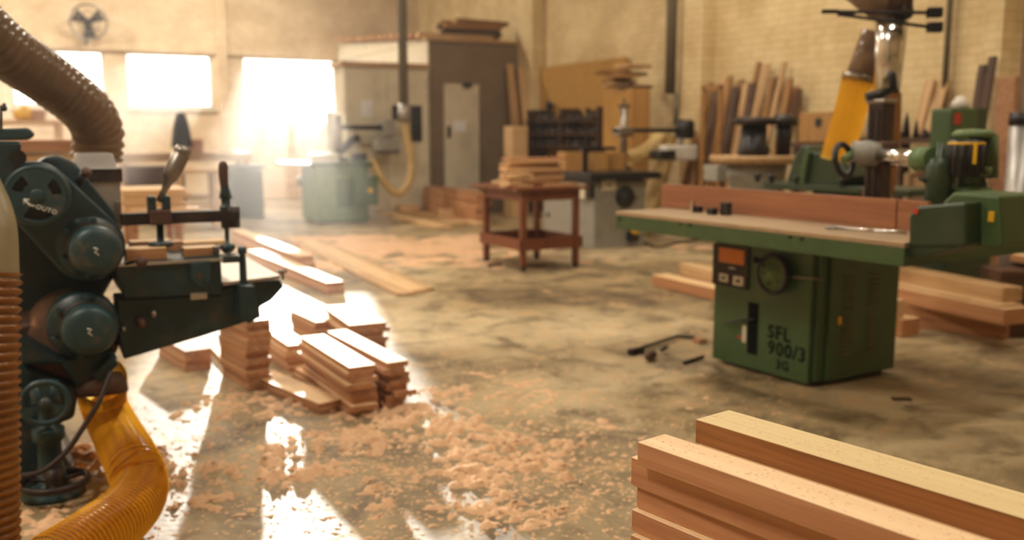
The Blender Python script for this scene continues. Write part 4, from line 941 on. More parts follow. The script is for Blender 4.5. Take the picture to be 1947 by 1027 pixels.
# jointer with green guard
jp = R.hit(1565, 352, z=.93); J = Frame(*R.wor(jp).to_2d(), 32)
jy1 = J.hit(1400, 348, z=.93).y; jy0 = J.hit(1735, 357, x=0).y
th = T('jointer', 'long low green jointer with sloping dark green guard hood, behind the wooden fence', 'machine', J, (0.1, 0, 0))
MB().box(-.02, .42, jy0, jy1, .88, .93).build('table', 'green_dk', th, bevel=.008)
MB().box(.05, .35, jy0+.5, jy1-.4, 0, .88).build('base', 'green_dk', th, bevel=.02)
gy = lambda px, py: (J.hit(px, py, x=.1).y, J.hit(px, py, x=.1).z)
hdp = MB().prism([gy(1508,345), gy(1522,300), gy(1536,276), gy(1550,277), gy(1560,290), gy(1592,290), gy(1610,310), gy(1628,336), gy(1612,358), gy(1560,358), gy(1512,354)], .02, .34, 'x').build('guard_hood', 'green_dk', th, bevel=.015)
MB().prism([gy(1536,346), gy(1552,282), gy(1558,290), gy(1548,350)], -.02, .02, 'x').build('guard_rib', 'green', th, parent=hdp, bevel=.004)
for px in (1440, 1466, 1516, 1602): p = J.hit(px, 346, x=-.01); MB().lathe((p.x, p.y, .93), (0,0,1), [(0,.02),(.03,.02),(.035,.035),(.06,.03),(.06,0)], 12).build('knob', 'black', th)
# ---------------------------------------------------------------- power feeder on the green saw
gx = fb+.30; cp0 = G.hit(1671, 300, x=gx)
fe = T('power_feeder', 'green power feeder with dark column, chrome arm, black handwheel and black motor with yellow stripes', 'machine part', G, (gx, cp0.y, TZ))
Yc = G.wor(cp0).y
def g_at(px, py, dY=0.): return G.loc(W(px, py, Yc+dY))
M['column'] = paint('dark oiled column', srgb(62,46,48), .35, .5, amt=.25)
ztop = g_at(1671, 198).z
cm = MB().box(gx-.045, gx+.045, cp0.y-.045, cp0.y+.045, TZ, ztop).build('column', 'column', fe, bevel=.006)
for dy in (-.02, .02): MB().box(gx-.05, gx-.044, cp0.y+dy-.006, cp0.y+dy+.006, TZ+.05, ztop-.03).build('column_groove', 'black', fe, parent=cm)
MB().lathe((gx,cp0.y,TZ), (0,0,1), [(0,.13),(.03,.13),(.05,.08),(.05,0)], 24).build('foot', 'darksteel', fe)
MB().box(gx-.055, gx+.055, cp0.y-.055, cp0.y+.055, ztop, g_at(1671,188).z).build('column_head', 'steel', fe, bevel=.01)
zc_ = g_at(1671,180).z
MB().tube([g_at(1647,184), g_at(1672,180), g_at(1700,170)], [.02,.026,.014], 12).build('crank_arm', 'black', fe)
MB().lathe(g_at(1700,172), (g_at(1694,138)-g_at(1700,172)), [(0,.014),(.03,.02),(.08,.022),(.095,.012),(.1,0)], 16).build('crank_knob', 'black', fe)
MB().cyl((gx,cp0.y,g_at(1671,190).z), (gx,cp0.y,zc_+.01), .02, seg=12).build('crank_shaft', 'steel', fe)
cbk = g_at(1645, 292); c2_ = g_at(1678, 296)
MB().tube([g_at(1620,288,-.06), g_at(1650,291,-.07), g_at(1668,294,-.07)], [.05,.062,.058], 20).build('clamp_block', M['grey'], fe)
MB().box(gx-.07, gx+.07, cp0.y-.07, cp0.y+.07, g_at(1671,318).z, g_at(1671,268).z).build('clamp_collar', 'cast', fe, bevel=.02)
MB().tube([g_at(1664,293,-.08), g_at(1752,300,-.35)], .036, 24).build('chrome_arm', 'chrome', fe)
MB().tube([g_at(1668,308,-.02), g_at(1752,314,-.3)], .014, 12).build('lower_rod', 'chrome', fe)
hc_ = g_at(1604, 305, -.1); hax = (g_at(1620, 300, -.1)-hc_).normalized()
ax_ = (hax*1.0 + (G.M.to_3x3().inverted() @ Vector((.0,-1.1,0)))).normalized()
hwk = MB().ring(hc_, ax_, .078, .015, 40, 12).build('handwheel', 'black', fe)
MB().cyl(hc_, g_at(1624,290,-.07), .02, seg=14).build('handwheel_hub', 'green_lt', fe, parent=hwk)
MB().tube([g_at(1744,302,-.33), g_at(1774,303,-.42)], .055, 24).build('arm_socket', 'green_lt', fe)
gk = g_at(1785, 340, -.45)
MB().lathe(gk+Vector((0,0,-.14)), (0,0,1), [(0,.05),(.03,.06),(.1,.055),(.12,.06),(.2,.06),(.23,.045),(.24,.02),(.3,.018),(.3,0)], 24).build('swivel_joint', 'green_dk', fe)
MB().tube([g_at(1778,335,-.45), g_at(1760,345,-.45), g_at(1748,338,-.45)], .01, 8).build('lock_lever', 'black', fe)
mp_ = g_at(1836, 300, -.5)
zb0, zt0 = g_at(1836,336,-.5).z, g_at(1836,266,-.5).z
mo = MB().lathe((mp_.x,mp_.y,zb0), (0,0,1), [(0,.068),(.01,.076),(zt0-zb0-.01,.076),(zt0-zb0,.07),(zt0-zb0,0)], 32).build('motor', 'black', fe)
for k in range(16):
    a = 2*PI*k/16; e = Vector((math.cos(a), math.sin(a), 0)); MB().box(-.003,.003,-.003,.003,zb0+.015,zt0-.02)
    MB().cyl((mp_.x+e.x*.077, mp_.y+e.y*.077, zb0+.015), (mp_.x+e.x*.077, mp_.y+e.y*.077, zt0-.02), .004, seg=6).build('cooling_fin', 'black', fe, parent=mo)
MB().lathe((mp_.x,mp_.y,zt0-.022), (0,0,1), [(0,.0775),(.012,.0775)], 32).build('yellow_band', 'yellow', fe, parent=mo)
ys = g_at(1854, 290, -.58); MB().box(ys.x-.004, ys.x+.004, ys.y-.008, ys.y+.008, ys.z-.05, ys.z+.04).build('yellow_stripe', 'yellow', fe, parent=mo)
q0_, q1_ = g_at(1866,262,-.42), g_at(1892,262,-.42)
MB().tube([g_at(1870,338,-.40), g_at(1870,258,-.40)], [.062,.062], 24).build('green_casing', 'green', fe, )
MB().lathe(g_at(1850,262,-.46), (0,0,1), [(0,.085),(.02,.09),(.035,.07),(.04,0)], 28).build('casing_lid', 'green_lt', fe)
MB().lathe(g_at(1845,372,-.46), (0,0,1), [(0,.09),(.03,.09),(.045,.06),(.08,.055),(.1,.08),(.13,.08)], 28).build('gear_flange', 'green', fe)
MB().box(*sorted((g_at(1800,372,-.46).x, g_at(1800,372,-.46).x+.2)), g_at(1845,372,-.46).y-.16, g_at(1845,372,-.46).y+.12, g_at(1845,385,-.46).z, g_at(1845,369,-.46).z).build('feeder_body', 'green_dk', fe, bevel=.01)
MB().tube(spline([g_at(1866,330,-.5), g_at(1874,352,-.52), g_at(1868,380,-.5), g_at(1880,396,-.46)], .02), .006, 8).build('power_cord', 'black', fe)
# ---------------------------------------------------------------- ducts above it
DY = 6.1
du = T('metal_duct', 'shiny tapered metal extraction duct dropping behind the feeder column', 'duct', WORLD, W(1690, 100, DY))
MB().tube([W(1697,26,DY), W(1692,90,DY), W(1685,182,DY)], [.098,.092,.078], 32).build('taper_pipe', 'chrome', du)
MB().tube([W(1699,-70,DY), W(1697,28,DY)], [.122,.118], 32).build('upper_pipe', 'cast', du)
MB().tube([W(1630,-30,DY), W(1665,0,DY), W(1690,22,DY)], [.11,.105,.09], 24).build('branch_pipe', 'hose_brown', du)
MB().tube([W(1697,26,DY), W(1728,20,DY-.1)], [.06,.05], 16).build('gate_boss', 'black', du)
for y0_, y1_, nm in ((24, 24, 'upper'), (42, 52, 'lower')):
    g_ = T('gate_lever', 'thin rod ending in a black block, %s of two crossing the metal duct' % nm, 'lever', WORLD, W(1740, y1_, DY-.12))
    MB().tube([W(1600 if nm == 'lower' else 1562, 28 if nm == 'lower' else 22, DY-.13), W(1770, y1_, DY-.13)], .011, 8).build('rod', 'darksteel', g_)
    b_ = W(1777, y1_, DY-.13); MB().box(b_.x-.042, b_.x+.042, b_.y-.03, b_.y+.03, b_.z-.03, b_.z+.03).build('block', 'black', g_, bevel=.005)
    s_ = W(1605 if nm == 'lower' else 1575, 27 if nm == 'lower' else 22, DY-.13); MB().box(s_.x-.04, s_.x+.06, s_.y-.012, s_.y+.012, s_.z-.012, s_.z+.012).build('grip', 'darksteel', g_)
hose('dust_hose', 'brown ribbed hose dropping from the tapered metal duct behind the column', 'hose', [W(1686,178,DY), W(1684,260,DY), W(1676,340,DY), W(1668,372,DY+.05), W(1662,440,DY+.1)], .088, 'hose_amber', pitch=.022)
bh_ = T('dust_hose', 'orange ribbed hose slanting down left of the metal duct from a brown branch', 'hose', WORLD, W(1620,215,DY+.25))
MB().hose([W(1632,148,DY+.25), W(1620,200,DY+.25), W(1606,250,DY+.25), W(1590,305,DY+.25)], .102, pitch=.024, depth=.08).build('ribbed_hose', 'hose_orange', bh_)
MB().tube([W(1664,60,DY+.2), W(1650,105,DY+.22), W(1636,152,DY+.25)], [.08,.09,.098], 24).build('branch_pipe', 'hose_brown', bh_)
MB().tube([W(1634,144,DY+.25), W(1631,154,DY+.25)], .106, 24).build('hose_clamp', 'steel', bh_)
p = W(1612,146,DY+.25); MB().tube([p+Vector((-.03,0,-.01)), p+Vector((.03,0,.02))], .012, 8).build('clamp_screw', 'darksteel', bh_)
gd = T('grey_duct', 'grey vertical duct with a dark collar at the far right edge', 'duct', WORLD, W(1946, 300, 6.3))
bt = W(1946, 300, 6.3)
MB().cyl((bt.x,bt.y,.0), (bt.x,bt.y,W(0,238,6.3).z), .1, seg=24).build('lower_pipe', 'galv', gd)
MB().cyl((bt.x,bt.y,W(0,238,6.3).z), (bt.x,bt.y,W(0,214,6.3).z), .104, seg=24).build('collar', 'black', gd)
MB().hose([(bt.x+.03,bt.y,W(0,214,6.3).z), (bt.x+.03,bt.y,2.2), (bt.x+.03,bt.y,3.2)], .085, pitch=.03).build('upper_hose', 'hose_brown', gd)
# wall bench with clutter and tall green machine at the right
bx = ra(1640, 262, 1812, 275, 7.3, .6)
th = T('tool_bench', 'dark wooden bench against the right wall behind the metal duct', 'bench', R, (7.5, (bx[2]+bx[3])/2, 0))
bz = bx[5]
MB().box(7.2, 7.9, bx[2], bx[3], bz-.05, bz).build('bench_top', 'darkwood', th)
for y_ in (bx[2]+.05, (bx[2]+bx[3])/2, bx[3]-.05):
    for x_ in (7.25, 7.85): MB().box(x_-.03, x_+.03, y_-.03, y_+.03, 0, bz-.05).build('leg', 'darkwood', th)
MB().box(7.22, 7.88, bx[2]+.02, bx[3]-.02, .55, .58).build('lower_shelf', 'darkwood', th)
for i, (px, h_, r_, lab) in enumerate(((1722, .2, .04, 'tallest dark cone-shaped tool on the wall bench'), (1741, .14, .03, 'narrow dark tool standing on the wall bench, right of the tallest'), (1705, .1, .05, 'squat dark pot on the wall bench left of the pointed tools'), (1776, .09, .06, 'squat dark pot at the right end of the wall bench'), (1758, .07, .05, 'low dark tin on the wall bench between the narrow tool and the right pot'))):
    p = R.hit(px, 262, x=7.4); MB().lathe((7.4, p.y, bz), (0,0,1), [(0,r_),(h_*.5,r_*.8),(h_,r_*.35),(h_*1.15,r_*.2),(h_*1.15,0)], 14).solo('bench_tool', lab, 'tool', M['darksteel'], R, (7.4, p.y, bz))
for i, px in enumerate((1764, 1790)):
    p = R.hit(px, 152 if i == 0 else 150, x=7.9); z0_ = R.hit(px-14, 255, x=7.8)
    slab('leaning_board', ['pointed pale board leaning on the wall over the bench, left of two', 'pale board leaning on the wall over the bench, right of two'][i], 'board', R, (7.75, z0_.y, bz+.01), (7.95, p.y, p.z), .1, .03, 'board_tan', wdir=(0,1,0))
for i, (a, m_, lab) in enumerate((((1702,330,1730,372), 'board_pale', 'pale upright box on the lower shelf under the wall bench'), ((1735,345,1760,372), 'board_tan', 'tan box beside the pale one on the lower shelf under the wall bench'))):
    bx2 = ra(*a, 7.35, .3); bx2 = bx2[:4] + (.581, max(.9, bx2[5])); MB().box(*bx2).solo('storage_box', lab, 'box', M[m_], R, mid(bx2), None, .008)
tm0 = R.hit(1838, 300, y=4.9)
bx = rb(1812, 206, 1884, 300, 4.95, .2)
th = T('drill_machine', 'tall green machine with a red label on its motor box and a white dome', 'machine', R, ((bx[0]+bx[1])/2, 5.2, 0))
hb_ = MB().box(bx[0], bx[1]-.14, bx[2], bx[3], bx[4]-.1, bx[5]).build('motor_box', 'green', th, bevel=.02)
MB().box(bx[1]-.13, bx[1]+.02, bx[2]+.03, bx[3], bx[4]-.1, bx[5]+.01).build('belt_cover', 'green_dk', th, bevel=.02)
l_ = rb(1816, 215, 1828, 236, 4.943, .006); MB().box(*l_).build('red_label', 'red', th, parent=hb_)
p = R.hit(1826, 206, y=5.05); MB().lathe((p.x, 5.05, bx[5]), (0,0,1), [(0,.06),(.03,.07),(.06,.06),(.09,.03),(.1,0)], 20).build('white_dome', 'white', th)
MB().box(bx[0]+.1, bx[0]+.24, 5.05, 5.25, 0, bx[4]-.1).build('column', 'green_dk', th, bevel=.01)
MB().box(bx[0]-.1, bx[1]-.0, 4.85, 5.5, 0, .72).build('base', 'green_dk', th, bevel=.02)
MB().box(bx[0]-.15, bx[1]+.1, 4.8, 5.55, .72, .76).build('table', 'darksteel', th, bevel=.005)
# dark panel and boards at far right
bx = ra(1896, 146, 1932, 400, 7.6, .05); bx = bx[:4] + (0, bx[5]); MB().box(*bx).solo('wood_sheet', 'reddish brown door panel leaning at the far right wall', 'panel', M['board_red'], R, mid(bx), None, .005)
for i, (px, py, m_) in enumerate(((1872,124,'darkwood'), (1882,140,'board_red'), (1891,108,'darkwood'))):
    p = R.hit(px, py, x=7.72); slab('leaning_board', 'dark board leaning on the far right pilaster, %s of three' % ['left', 'middle', 'right'][i], 'board', R, (7.3, p.y-.1, .02), (7.70, p.y, p.z), .07, .03, m_, wdir=(0,1,0))
# conduits on the wall
def conduit(px, py0, py1, r_, lab, a=7.85):
    p0_, p1_ = R.hit(px, py0, x=a), R.hit(px, py1, x=a); MB().cyl((a, p0_.y, p1_.z), (a, p0_.y, min(CEIL-.01, p0_.z)), r_, seg=14).solo('vertical_pipe', lab, 'pipe', M['pipe'], R, (a, p0_.y, p1_.z))
conduit(1285, -300, 178, .07, 'thick dark vertical pipe left of the middle pilaster', 7.75)
conduit(1286, 178, 240, .035, 'thin pipe continuing below the thick one left of the middle pilaster', 7.75)
conduit(1826, -300, 240, .03, 'thin vertical wall pipe left of the right pilaster', 7.93)
# timber on the floor right of the saw
D = Frame(*F(1917, 575).to_2d(), 30)
def fplank(pxa, pya, pxb, pyb, z, w_, t_, m_, lab, fr=None, nm='timber_beam', cat='timber', bev=.003):
    """board whose camera-side upper edge runs between two pixels at height z"""
    fr = fr or WORLD; a = fr.hit(pxa, pya, z=z); b_ = fr.hit(pxb, pyb, z=z); d = (b_-a).normalized(); n_ = Vector((-d.y, d.x, 0))
    if n_.y < 0: n_ = -n_
    off = n_*w_/2; off.z = -t_/2
    return slab(nm, lab, cat, fr, a+off, b_+off, w_, t_, M and m_, bevel=bev)
fplank(1640,497, 1907,548, .36, .16, .09, 'board_tan', 'uppermost mortised timber of the stack right of the green cabinet')
fplank(1640,528, 1903,581, .27, .18, .012, 'board_pale', 'thin spacer board under the uppermost timber right of the green cabinet')
fplank(1640,534, 1910,588, .255, .20, .10, 'plank_c', 'middle timber of the stack right of the green cabinet')
fplank(1640,570, 1915,603, .15, .22, .15, 'board_red', 'lowest dark timber of the stack right of the green cabinet')
fplank(1728,575, 1845,600, .13, .12, .07, 'board_pale', 'short yellowish timber in front of the right-hand stack')
fplank(1735,590, 1835,612, .058, .14, .055, 'board_red', 'reddish board under the short yellowish timber')
fplank(1640,562, 1706,572, .24, .09, .12, 'board_pale', 'short upright offcut showing beside the right edge of the green cabinet')
fplank(1640,592, 1716,608, .12, .16, .115, 'plank_c', 'thick offcut on the floor beside the right edge of the green cabinet')
fplank(1921,568, 2010,585, .24, .12, .07, 'board_pale', 'pale timber end at the right edge of the photo, upper of two')
fplank(1921,588, 2010,604, .15, .16, .145, 'plank_c', 'thick timber at the right edge of the photo, lower of two')
fplank(1921,482, 2010,498, .52, .3, .05, 'plank_c', 'board on the dark trestle at the right edge of the photo')
tp = F(1975, 505, .47); MB().box(tp.x-.25, tp.x+.3, tp.y-.02, tp.y+.25, 0, .44).solo('dark_crate', 'dark crate under the board at the right edge of the photo', 'crate', M['darkwood'], WORLD, tp, None, .01)
# two timbers left of the saw
fplank(1240,522, 1372,552, .10, .16, .095, 'plank_c', 'longer timber on the floor left of the green cabinet')
fplank(1292,500, 1372,518, .165, .12, .07, 'board_pale', 'shorter timber behind and above the long one left of the green cabinet')
fplank(1292,518, 1372,536, .09, .14, .085, 'plank_c', 'timber under the shorter one left of the green cabinet')
# ---------------------------------------------------------------- stacks on the floor, left of centre
def dirn(fr, a, b): return (b-a)
def stack(nl, nr, fl, zt, n, t, where, mats, rx=0., seed=0, Lmax=None, jit=.012, zb=0.):
    """pile of boards: near-left, near-right and far-left top corners in the photo, top height"""
    a, b_, c = F(*nl, zt), F(*nr, zt), F(*fl, zt)
    d = (c-a); L_ = d.length if Lmax is None else Lmax; d.normalize(); n_ = Vector((d.y, -d.x, 0)); w_ = abs((b_-a).dot(n_))
    rnd = random.Random(seed); z = zt
    for k in range(n):
        tt = t if k < n-1 else min(t, z-zb)
        if tt < .004: break
        j1 = rnd.uniform(-jit, jit)*(k > 0); j2 = rnd.uniform(-jit, jit)*(k > 0); an = rnd.uniform(-.012, .012)*(k > 0)
        dd = d*math.cos(an)+n_*math.sin(an)
        p0 = a + n_*(w_/2+j1) - d*j2; p1 = p0 + dd*(L_+j2)
        p0.z = p1.z = z - tt/2
        slab('stacked_board', '%s board of %s' % (ordw(k, n), where), 'board', WORLD, p0, p1, w_, tt-.0008, mats[k % len(mats)], bevel=.0015)
        z -= tt
# main stack: two piles side by side
stack((664,699), (703,686), (571,640), .235, 9, .0262, 'the near-left pile in the brightly lit double stack', ['plank_c','plank_c','board_red'], seed=1, jit=.02)
stack((736,690), (771,682), (622,630), .225, 8, .0282, 'the right-hand pile in the brightly lit double stack', ['plank_c','board_red'], seed=2, jit=.03)
# boards lying in front
stack((606,768), (650,756), (475,712), .052, 2, .026, 'the pair lying flat in front of the double stack', ['plank_c'], seed=3)
stack((658,756), (700,748), (560,700), .052, 2, .026, 'the pair lying against the foot of the double stack', ['plank_c'], seed=4)
# second stack behind
stack((664,618), (722,604), (614,582), .22, 8, .0275, 'the rear stack behind the double stack', ['plank_c','board_red'], seed=5, jit=.02)
stack((600,612), (655,600), (552,590), .17, 6, .0285, 'the low pile left of the rear stack', ['plank_c'], seed=6)
stack((548,657), (580,646), (500,625), .15, 5, .030, 'the sunlit pile between planer table and double stack', ['plank_c','board_tan'], seed=7, jit=.02)
# stack below the planer table
stack((468,612), (502,602), (416,590), .36, 11, .0327, 'the tall pile under the end of the planer table', ['board_red','board_red','plank_c'], seed=8, jit=.012)
stack((440,702), (468,694), (395,655), .03, 1, .030, 'the floor beside the tall pile, lying alone', ['plank_c'], seed=9)
stack((352,668), (390,655), (300,640), .12, 4, .03, 'the reddish pile in shade under the planer arm', ['board_red'], seed=10)
# long beams
def beam(nl, nr, fl, zt, t, lab, m_='plank_c'):
    a, b_, c = F(*nl, zt), F(*nr, zt), F(*fl, zt); d = (c-a); L_ = d.length; d.normalize(); n_ = Vector((d.y, -d.x, 0)); w_ = abs((b_-a).dot(n_))
    p0 = a+n_*w_/2; p1 = p0+d*L_; p0.z = p1.z = zt-t/2
    return slab('long_timber', lab, 'beam', WORLD, p0, p1, w_, t, m_, bevel=.003)
beam((620,537), (650,533), (470,476), .095, .045, 'bright upper beam of the nearer long pair on the floor')
beam((622,550), (650,545), (470,490), .049, .048, 'lower beam of the nearer long pair on the floor', 'board_red')
beam((566,487), (592,484), (440,437), .12, .06, 'upper beam of the farther long pair behind the planer clamps')
beam((566,502), (592,497), (440,452), .058, .056, 'lower beam of the farther long pair behind the planer clamps', 'board_red')
beam((757,558), (787,553), (560,462), .03, .028, 'left board of the three long boards lying together on the open floor', 'board_tan')
beam((775,552), (806,547), (575,458), .034, .030, 'middle board of the three long boards lying together on the open floor', 'board_pale')
beam((795,549), (822,545), (592,456), .028, .026, 'right board of the three long boards lying together on the open floor', 'board_tan')
# ---------------------------------------------------------------- green machine, left of the tall cabinet
m0 = R.hit(603, 427, z=0); ma1 = R.hit(702, 400, y=m0.y).x; mb1 = R.hit(575, 410, x=m0.x).y; mz = R.hit(650, 318, y=m0.y).z
th = T('shaper_machine', 'pale green shaper with a bright table wing and a green side control box', 'machine', R, ((m0.x+ma1)/2, (m0.y+mb1)/2, 0))
MB().box(m0.x, ma1, m0.y, mb1, .03, mz).build('cabinet', 'green_lt', th, bevel=.02)
MB().box(m0.x+.03, ma1-.03, m0.y+.03, mb1-.03, 0, .03).build('plinth', 'black', th)
MB().box(m0.x-.06, ma1+.06, m0.y-.06, mb1+.1, mz, mz+.07).build('table_top', 'green', th, bevel=.01)
MB().box(m0.x-.34, m0.x-.061, m0.y, mb1+.1, mz+.03, mz+.07).build('table_wing', 'bright_top', th, bevel=.006)
MB().box(*rb(675, 336, 719, 391, m0.y-.16, .15)).build('control_box', 'green', th, bevel=.01)
p = R.hit(704, 362, y=m0.y-.165); MB().lathe(p, (0,-1,0), [(0,.04),(.03,.04),(.03,0)], 14).build('stop_button', 'yellow', th)
MB().box(*rb(640, 340, 668, 395, m0.y-.012, .01)).build('door', 'green', th, bevel=.004)
p = R.hit(572, 345, x=m0.x-.02); MB().lathe(p, (-1,0,0), [(0,.07),(.04,.08),(.05,.03),(.05,0)], 16).build('handwheel', 'steel', th)
MB().box(*rb(590, 292, 645, 314, (m0.y+mb1)/2, .12)).build('fence', 'white', th, bevel=.01)
yb = (m0.y+mb1)/2; PM = lambda px, py, b_=yb: R.hit(px, py, y=b_)
fe = T('power_feeder', 'pale grey power feeder with a dark arm above the pale green shaper', 'machine part', R, (PM(655,300).x, yb+.3, mz+.07))
cxx = PM(655,300).x
MB().cyl((cxx, yb+.3, mz+.07), (cxx, yb+.3, PM(655,218).z), .06, seg=16).build('column', 'steel', fe)
MB().lathe((cxx, yb+.3, mz+.07), (0,0,1), [(0,.16),(.04,.16),(.06,.08),(.06,0)], 18).build('foot', 'darksteel', fe)
MB().tube([PM(640,242,yb+.3), PM(735,243,yb+.3)], .04, 12).build('arm', 'darksteel', fe)
MB().tube([PM(645,290,yb+.2), PM(668,268,yb+.2), PM(682,262,yb+.2)], .06, 10).build('brace', 'darksteel', fe)
MB().box(*rb(730, 228, 752, 262, yb+.2, .3)).build('gear_case', 'grey', fe, bevel=.03)
MB().box(*rb(720, 264, 762, 288, yb+.15, .35)).build('roller_housing', 'grey', fe, bevel=.03)
MB().box(*rb(726, 286, 760, 292, yb+.18, .3)).build('rollers', 'black', fe)
MB().box(*rb(748, 200, 762, 228, yb+.3, .1)).build('clamp_head', 'darksteel', fe, bevel=.01)
x_ = PM(682,300).x; MB().box(x_-.1, x_+.1, yb-.1, yb+.1, mz+.071, PM(682,291).z).solo('black_motor', 'small black motor on the pale green shaper table, right of the fence', 'motor', M['black'], R, (x_, yb, mz+.07), None, .02)
# overhead pipe and cream hose
pm = R.wor(R.hit(766, 100, y=m0.y+.1))
dp = T('drop_pipe', 'grey vertical pipe coming down from the roof in front of the tall cabinet', 'pipe', WORLD, pm)
zz0 = W(0, 200, pm.y).z
MB().cyl((pm.x,pm.y,zz0), (pm.x,pm.y,CEIL-.01), .07, seg=18).build('pipe', 'pipe', dp)
MB().cyl((pm.x,pm.y,zz0-.25), (pm.x,pm.y,zz0+.02), .085, seg=18).build('sleeve', 'galv', dp)
YY = pm.y
hose('dust_hose', 'long cream hose curling from the drop pipe down to the pale green shaper', 'hose', [W(768,222,YY), W(774,260,YY), W(782,310,YY), W(776,350,YY-.1), W(755,368,YY-.2), W(730,345,YY-.3), W(706,305,YY-.3)], .055, 'hose_cream', pitch=.04, seg=16)
# ---------------------------------------------------------------- lumber by the booth
l0 = R.hit(906, 427, z=0); lz = R.hit(906, 366, y=l0.y).z; ly1 = R.hit(768, 356, x=l0.x).y; lx1 = R.hit(932, 420, y=l0.y).x
nl = 7
for k in range(nl):
    t_ = lz/nl
    slab('stacked_plank', '%s plank of the brown lumber stack in front of the booth' % ordw(nl-1-k, nl), 'plank', R, ((l0.x+lx1)/2+rnd.uniform(-.02,.02), l0.y+rnd.uniform(-.04,.04), t_*(k+.5)), ((l0.x+lx1)/2, min(ly1, 14.45), t_*(k+.5)), lx1-l0.x, t_-.003, ['board_red','plank_c'][k % 2], bevel=.004)
for i, (a, lab) in enumerate((((762,378,790,402), 'left of two short blocks in front of the booth lumber'), ((832,388,872,412), 'right of two short blocks in front of the booth lumber'))):
    p = F((a[0]+a[2])/2, a[3]+6); p = R.loc(p); w_ = .18
    MB().box(p.x-w_, p.x+w_, p.y-.1, p.y+.1, 0, .16).solo('timber_block', lab, 'block', M['board_pale'], R, p, None, .006)
for i, (a, z_, m_, lab) in enumerate((((712,402,828,430), .05, 'board_pale', 'front plank of three lying on the floor left of the booth lumber'), ((735,398,860,424), .05, 'board_tan', 'middle plank of three lying on the floor left of the booth lumber'), ((790,402,905,424), .05, 'board_pale', 'back plank of three lying on the floor left of the booth lumber'))):
    fplank(a[0], a[1], a[2], a[3], z_, .24, .048, m_, lab, nm='loose_plank', cat='plank')
# ---------------------------------------------------------------- left background
def tbl(nm, lab, px0, px1, py, b, dep, mt, leg_px=None, th_=.06):
    p, q_ = R.hit(px0, py, y=b), R.hit(px1, py, y=b); z_ = R.hit((px0+px1)/2, py, y=b).z
    t = T(nm, lab, 'bench', R, ((p.x+q_.x)/2, b+dep/2, 0)); MB().box(p.x, q_.x, b, b+dep, z_-th_, z_).build('bench_top', mt, t, bevel=.005)
    for x_ in (p.x+.08, q_.x-.08):
        for y_ in (b+.06, b+dep-.06): MB().box(x_-.04, x_+.04, y_-.04, y_+.04, 0, z_-th_).build('leg', mt, t)
    MB().box(p.x+.08, q_.x-.08, b+dep/2-.04, b+dep/2+.04, .25, .33).build('stretcher', mt, t); return p.x, q_.x, z_
x0_, x1_, z_ = tbl('workbench', 'long pale workbench below the middle window', 228, 480, 290, 15.6, .8, 'board_tan', th_=.14)
x0b, x1b, zb2 = tbl('workbench', 'lower brown workbench in front of the long pale one', 330, 425, 322, 13.6, .6, 'board_tan')
bx = rb(352, 264, 386, 290, 15.8, .4); bx = bx[:4]+(z_+.001, bx[5]); MB().box(*bx).solo('wooden_box', 'upright brown wooden box on the long pale workbench', 'box', M['board_red'], R, mid(bx), None, .01)
bx = rb(240, 316, 330, 338, 14.6, .5); bx = bx[:4]+(0, bx[5]); MB().box(*bx).solo('tool_chest', 'long dark brown chest under the workbench at the left', 'chest', M['darkwood'], R, mid(bx), None, .02)
bx = rb(436, 314, 500, 366, 15.0, .6); bx = bx[:4]+(0, bx[5])
bn = T('bin', 'dark grey lidded bin on the floor below the glare of the right window', 'bin', R, mid(bx, 0))
MB().box(bx[0], bx[1], bx[2], bx[3], 0, bx[5]-.06).build('body', 'darkgrey', bn, bevel=.03); MB().box(bx[0]-.03, bx[1]+.03, bx[2]-.03, bx[3]+.03, bx[5]-.06, bx[5]).build('lid', 'darkgrey', bn, bevel=.02)
# table with pale boards close behind the planer
sx0, sx1 = R.hit(238, 365, y=8.6).x, R.hit(352, 365, y=8.6).x
zt2 = R.hit(295, 360, y=8.6).z
th = T('trestle_table', 'reddish trestle table carrying a stack of sunlit boards behind the planer clamps', 'table', R, ((sx0+sx1)/2, 8.9, 0))
tzz = zt2-.2
MB().box(sx0, sx1, 8.6, 9.3, tzz-.05, tzz).build('table_top', 'board_red', th)
for x_ in (sx0+.06, sx1-.06):
    for y_ in (8.66, 9.24): MB().box(x_-.03, x_+.03, y_-.03, y_+.03, 0, tzz-.05).build('leg', 'board_red', th)
for k in range(5):
    slab('stacked_board', '%s board of the sunlit stack on the trestle table' % ordw(4-k, 5), 'board', R, (sx0-.02+.015*(k % 2), 8.93, tzz+.02+.04*k), (sx1+.05-.03*(k % 3), 8.93, tzz+.02+.04*k), .6, .038, ['board_pale','board_tan'][k % 2])
slab('stacked_board', 'narrow board end poking out right of the sunlit stack on the trestle table', 'board', R, (sx1-.45, 8.55, tzz+.02), (sx1+.1, 8.55, tzz+.02), .08, .04, 'board_pale')
# dark planks stack left behind planer
q0_, q1_ = R.hit(-30, 265, y=6.6), R.hit(134, 265, y=6.6)
for k in range(12):
    t_ = q0_.z/22
for k in range(14):
    t_ = .085; z__ = q0_.z - t_*(k+.5)
    if z__ < 0: break
    slab('stored_plank', '%s plank of the tall stack behind the planer, under the hose' % (ORD[k]+' from the top' if 0 < k < 12 else ('topmost' if k == 0 else 'thirteenth from the top' if k == 12 else 'lowest')), 'plank', R, (q0_.x, 6.8+rnd.uniform(-.03,.03), z__), (q1_.x+rnd.uniform(-.09,.06), 6.8, z__), .5, .075, rnd.choice(['board_red','board_tan','plank_c']), bevel=.004)
